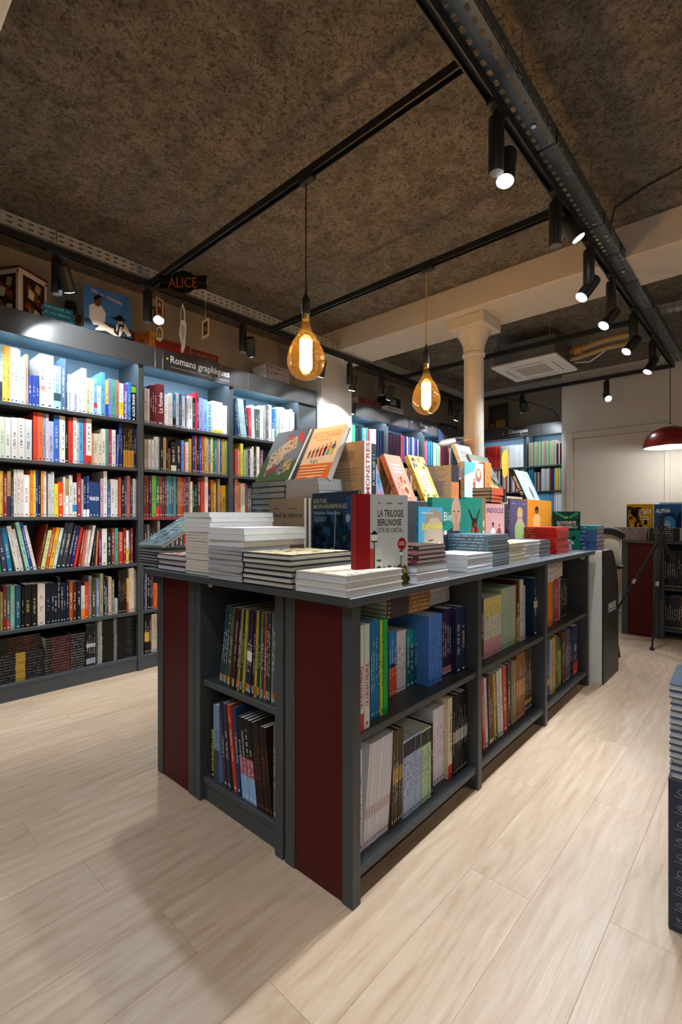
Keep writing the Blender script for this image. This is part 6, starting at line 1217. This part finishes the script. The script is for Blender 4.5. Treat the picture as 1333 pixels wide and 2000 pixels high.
cface(1225, 1277, 985, .3, 'c89a1c', 'yellow and black album titled Le Tueur on the second table', [('p', [(0, 0), (.7, 0), (.4, .9), (0, .95)], '3a3018'), ('p', [(.1, .3), (.35, .5), (.3, .8), (.05, .7)], 'b88a1c'), ('speck', .02, .05, .75, .9, 30, .09, ['1c1810', '8a6a18', 'e0b020', '4a3c18']), ('t', 'LE TUEUR', .45, .72, .48, .13, 'f4efd8', .02), ('lines', .5, .9, .55, .68, 2, 'e8e0c0')], .886)
cface(1278, 1332, 985, .3, '1c5a9a', 'blue album titled Alpha on the second table', [('e', .55, .45, .36, .34, '123a66'), ('e', .55, .42, .25, .25, '3a8ac8'), ('e', .5, .4, .12, .14, '8ac0e0'), ('p', [(.75, .1), (1, .1), (1, .8), (.85, .7)], '0e2a4c'), ('t', 'ALPHA', .06, .76, .55, .11, 'f4f4f0', .03), ('lines', .1, .3, .66, .7, 1, 'd0e0f0')], .886)
wp = CT.hit(1289, 981, .36); q0 = wp[0]; tag(MB().bbox(q0, q0 + .3, .355, .363, .886, wp[1], .001).build('white_panel', M_WHITE, M=CT.M()), 'white card panel standing behind the two albums', 'panel')
for z, vt, cols, wh in ((.463, 1076, '1c1c20 20242c 2a2420 1c2a4a 2a2a2e 241c1c 30302c 1c2024 2c2830 202020 2a3038 1c1c1c', 'upper'), (.093, 1165, '2a2c34 1c2440 3a2a28 20304a 4a2420 2c3438 3a3428 5a4a28 282c30 3a3430 4a2824 2a2a2a', 'lower')):
    s = ''; 
    for j, c in enumerate(cols.split()): s += f"{(1299 + j * 4.4 - 1160) * 5.555:.0f} {(1299 + (j + 1) * 4.4 - 1160) * 5.555 - 1:.0f} {(vt - 940) * 5.555:.0f} {c};"
    row(CT, .03, z, (1160, 940, 5.555), s, wh + ' shelf, second table', .2)

# ------------------------------------------------------------------ model plane on a stand behind the column
pp_ = ISL.hit(893, 873, .98); e = empty('model_plane', ISL.M(min(pp_[0], 2.33), .98, 0)); tag(e, 'white and blue model plane on a stand behind the column', 'model')
zp = pp_[1]; M_PLB = mat('plane_blue', (.04, .13, .42, 1), .35)
def R3(p): return p
MB().tube([(-.17, 0, zp - .01), (-.12, 0, zp), (.12, 0, zp + .05), (.24, 0, zp + .08), (.28, 0, zp + .09)], [.006, .026, .03, .018, .003], 14).build('fuselage', M_WHITE, e, smooth=True).matrix_local = Matrix()
MB().add([(-.02, -.02, zp + .01), (.1, -.02, zp + .03), (-.06, -.22, zp + .02), (-.1, -.22, zp + .015)], [(0, 1, 2, 3)]).add([(-.02, .02, zp + .01), (.1, .02, zp + .03), (-.06, .22, zp + .02), (-.1, .22, zp + .015)], [(3, 2, 1, 0)]).build('wings', M_WHITE, e).matrix_local = Matrix()
MB().prism([(-.17, zp), (-.08, zp + .015), (-.15, zp + .1), (-.18, zp + .1)], 'y', -.003, .003).build('tail_fin', M_PLB, e).matrix_local = Matrix()
MB().box(.05, .2, -.031, -.028, zp + .03, zp + .06).build('stripe', M_PLB, e).matrix_local = Matrix()
MB().tube([(0, 0, TOP + .012), (0, 0, zp - .06), (-.03, 0, zp)], .005, 8).tube([(0, 0, zp - .06), (.03, 0, zp + .02)], .004, 8).build('stand', M_WHITE, e).matrix_local = Matrix()
MB().lathe([(0, TOP + .001), (.05, TOP + .001), (.05, TOP + .008), (.01, TOP + .014), (0, TOP + .014)], 20).build('base', M_WHITE, e, smooth=True).matrix_local = Matrix()
# small smoke mark: loose hanging cable near the cupboard wall
bp = [BACK.hit(u, v, 6.3) for u, v in ((985, 777), (1030, 785), (1080, 800), (1095, 822))]
tag(MB().tube([(a, 6.3, z) for a, z in bp], .006, 6).build('hanging_cable', M_BLACKP, M=BACK.M()), 'thin black cable sagging above the classics sign', 'cable')
print('BOOKS', NB)
